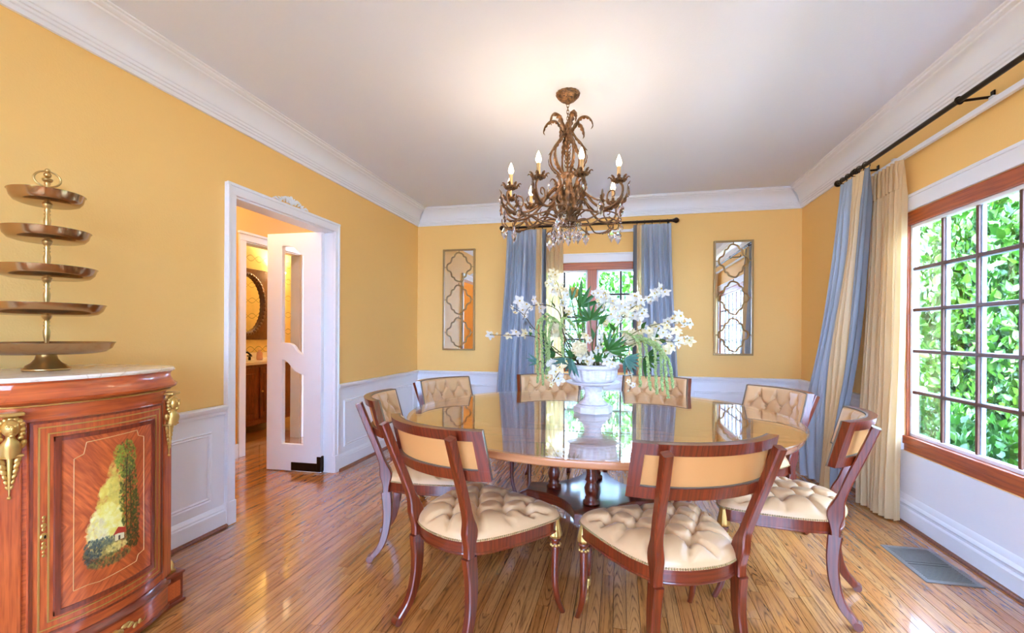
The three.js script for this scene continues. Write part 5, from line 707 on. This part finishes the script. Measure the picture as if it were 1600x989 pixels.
// ---------------------------------------------------------------- powder room, small fittings
{
  const cherry = phy({ map: woodTex([150, 70, 34], [74, 28, 14], 191, [0.35, 0.2], 512, 256, 5), roughness: 0.3, clearcoat: 0.5, clearcoatRoughness: 0.15 });
  const v = thing('vanity_cabinet', 'dark cherry vanity cabinet in the powder room behind the doorway', 'cabinet', [-4.37, 0, -5.2]);
  part(v, 'body', uvBox(span(-0.5, 0, 0.13, 0.835, -0.55, 0.55), 'y'), cherry);
  for (let i = 0; i < 3; i++) { const z = -0.37 + i * 0.37, d = part(v, 'door', uvBox(rspan(0, 0.018, 0.17, 0.80, z - 0.17, z + 0.17, 0.004), 'y', i * 0.3), cherry); part(d, 'raised_panel', uvBox(rspan(0.014, 0.026, 0.24, 0.73, z - 0.115, z + 0.115, 0.008), 'y', i * 0.7), cherry); part(d, 'knob', ball(0.012, 0.03, 0.5, z + 0.145), M.gilt); }
  for (const z of [-0.5, 0.5]) part(v, 'foot', taper([[-0.03, 0.14, z], [-0.02, 0.08, z], [-0.035, 0.0, z]], (q) => 0.036 - 0.014 * q, 8, 8), cherry);
  part(v, 'skirt', uvBox(rspan(-0.02, 0.004, 0.09, 0.15, -0.5, 0.5, 0.006), 'z'), cherry);
  const top = solo('vanity_counter', rspan(-4.895, -4.345, 0.835, 0.875, -5.77, -4.63, 0.008), phy({ color: C('#f3e6cf'), roughness: 0.2 }), 'cream stone counter on the cherry vanity', 'counter');
  part(top, 'backsplash', rspan(-4.895, -4.875, 0.875, 0.96, -5.77, -4.63, 0.004), top.material);
  const f = thing('faucet', 'dark bronze faucet on the vanity counter', 'faucet', [-4.62, 0.878, -5.05]);
  part(f, 'spout', taper([[0, 0, 0], [0, 0.08, 0], [0.05, 0.105, 0], [0.11, 0.07, 0]], () => 0.012, 18, 8), M.bronze); for (const s of [-1, 1]) part(f, 'tap_handle', [rod(0.016, V(0, 0, s * 0.1), V(0, 0.045, s * 0.1)), rod(0.008, V(-0.035, 0.055, s * 0.1), V(0.035, 0.055, s * 0.1))], M.bronze);
  const b = thing('soap_bottle', 'small pink soap bottle beside the faucet', 'bottle', [-4.6, 0.875, -5.3]);
  part(b, 'glass_body', lathe([[0, 0], [0.035, 0], [0.038, 0.02], [0.034, 0.09], [0.014, 0.115], [0.014, 0.13], [0, 0.13]], 18), phy({ color: C('#f0b8a4'), roughness: 0.1, transmission: 0.5, thickness: 0.02 })); part(b, 'stopper', ball(0.018, 0, 0.148, 0), M.glass);
  // carved mirror on the vanity wall
  const m = thing('carved_mirror', 'oval mirror in a dark carved frame over the vanity', 'mirror', [BX + 0.004, 1.14, -5.36]); const W = 0.43, H = 0.95, sh = new THREE.Shape(); sh.moveTo(-W, 0); sh.lineTo(W, 0); sh.lineTo(W, H); sh.lineTo(-W, H); const ho = new THREE.Path(); ho.absellipse(0, H / 2, 0.30, 0.385, 0, 2 * PI); sh.holes.push(ho);
  const cf = phy({ map: woodTex([120, 72, 40], [52, 28, 16], 197, [0.3, 0.2]), roughness: 0.35, clearcoat: 0.4 });
  part(m, 'carved_frame', uvBox(new THREE.ExtrudeGeometry(sh, { depth: 0.03, bevelEnabled: true, bevelSize: 0.006, bevelThickness: 0.006, curveSegments: 40 }).rotateY(PI / 2).translate(0.004, 0, 0)), cf);
  const c = []; for (let i = 0; i < 44; i++) { const a = i / 44 * 2 * PI; c.push(new THREE.SphereGeometry(0.032, 8, 6).scale(0.55, 1, 0.75).rotateX(-a).translate(0.045, H / 2 + Math.sin(a) * 0.405, Math.cos(a) * 0.325)); } part(m, 'carved_border', c, cf, 'stuff');
  part(m, 'oval_glass', new THREE.CylinderGeometry(1, 1, 0.004, 48).scale(0.39, 1, 0.305).rotateZ(PI / 2).translate(0.012, H / 2, 0), M.mirror);
  const s = thing('wall_sconce', 'lit wall sconce with glass shade beside the carved mirror', 'sconce', [BX + 0.002, 1.95, -5.95]);
  part(s, 'wall_plate', rbox(0.015, 0.14, 0.07, 0.004, 0.008, 0, 0), M.bronze); part(s, 'arm', taper([[0.01, 0, 0], [0.07, -0.02, 0], [0.1, 0.03, 0], [0.1, 0.06, 0]], () => 0.006, 14, 6), M.bronze);
  part(s, 'glass_shade', lathe([[0.02, 0.06], [0.035, 0.075], [0.05, 0.12], [0.062, 0.16]], 20).translate(0.1, 0, 0), phy({ color: C('#fff2dc'), roughness: 0.9, transmission: 0.5, thickness: 0, side: THREE.DoubleSide })); part(s, 'bulb', ball(0.022, 0.1, 0.115, 0), std({ color: C('#fff0d8'), emissive: C('#ffd9a0'), emissiveIntensity: 3 }));
  const l = new THREE.PointLight(new THREE.Color().setRGB(1, 0.78, 0.5), 0.55); l.position.set(0.1, 0.115, 0); l.castShadow = true; s.add(l);
  // hall ceiling lamp
  const h = thing('hall_lamp', 'small ceiling lamp in the hall behind the doorway', 'ceiling lamp', [-3.1, TOP, -3.2]);
  part(h, 'rose', lathe([[0, 0], [0.09, 0], [0.08, -0.02], [0, -0.022]], 24), M.bronze); part(h, 'lamp_globe', new THREE.SphereGeometry(0.1, 20, 14).scale(1, 0.6, 1).translate(0, -0.06, 0), std({ color: C('#fff2e0'), emissive: C('#ffe2bc'), emissiveIntensity: 1 }));
  const hl = new THREE.PointLight(new THREE.Color().setRGB(1, 0.82, 0.6), 0.11); hl.position.set(0, -0.07, 0); hl.castShadow = true; hl.shadow.radius = 3; h.add(hl);
}
{
  // plaster applique over the doorway
  const t = thing('plaster_applique', 'white plaster scroll ornament above the doorway casing', 'ornament', [XL, DH + 0.08, -3.145]), g = (pts, r) => taper(pts, r, 22, 7);
  for (const s of [-1, 1]) {
    part(t, 'scroll', g([[0.008, 0.02, s * 0.02], [0.010, 0.045, s * 0.06], [0.010, 0.03, s * 0.10], [0.010, 0.008, s * 0.12], [0.010, 0.012, s * 0.15], [0.010, 0.024, s * 0.17]], (q) => 0.011 * (1.15 - 0.7 * q)), M.white);
    part(t, 'tip_leaf', g([[0.006, 0.006, s * 0.13], [0.010, 0.014, s * 0.175], [0.008, 0.004, s * 0.205]], (q) => 0.009 * Math.sin(PI * (0.15 + 0.8 * q))), M.white);
    for (let k = 0; k < 4; k++) part(t, 'leaf', g([[0.006, 0.012, s * (0.015 + k * 0.03)], [0.012, 0.04 - k * 0.006, s * (0.022 + k * 0.034)], [0.008, 0.062 - k * 0.01, s * (0.04 + k * 0.036)]], (q) => 0.0085 * Math.sin(PI * (0.2 + 0.75 * q))), M.white);
  }
  part(t, 'shell', [new THREE.SphereGeometry(0.024, 14, 10).scale(0.6, 1.3, 0.8).translate(0.006, 0.04, 0), ball(0.011, 0.012, 0.012, 0)], M.white);
  // floor register
  const v = thing('floor_vent', 'grey metal floor register beside the right wall', 'vent', [1.635, 0, -2.98]), m = std({ color: C('#8c8883'), metalness: 0.6, roughness: 0.38 }), w = 0.125, d = 0.215;
  part(v, 'pan', box(2 * w - 0.02, 0.002, 2 * d - 0.02, 0, 0.001, 0), M.bronze);
  for (const s of [-1, 1]) { part(v, 'frame_bar', rbox(0.024, 0.006, 2 * d, 0.002, s * (w - 0.012), 0.003, 0), m); part(v, 'frame_bar', rbox(2 * w, 0.0058, 0.024, 0.002, 0, 0.003, s * (d - 0.012)), m); }
  part(v, 'divider', rbox(2 * w - 0.04, 0.0055, 0.012, 0.002, 0, 0.003, 0), m);
  const sg = rbox(2 * w - 0.046, 0.005, 0.008, 0.001); for (let i = 0; i < 24; i++) { const z = -d + 0.03 + i * (2 * d - 0.06) / 23; if (Math.abs(z) > 0.01) part(v, 'slat', sg, m).position.set(0, 0.0028, z); }
}
renderer.render(scene, camera);
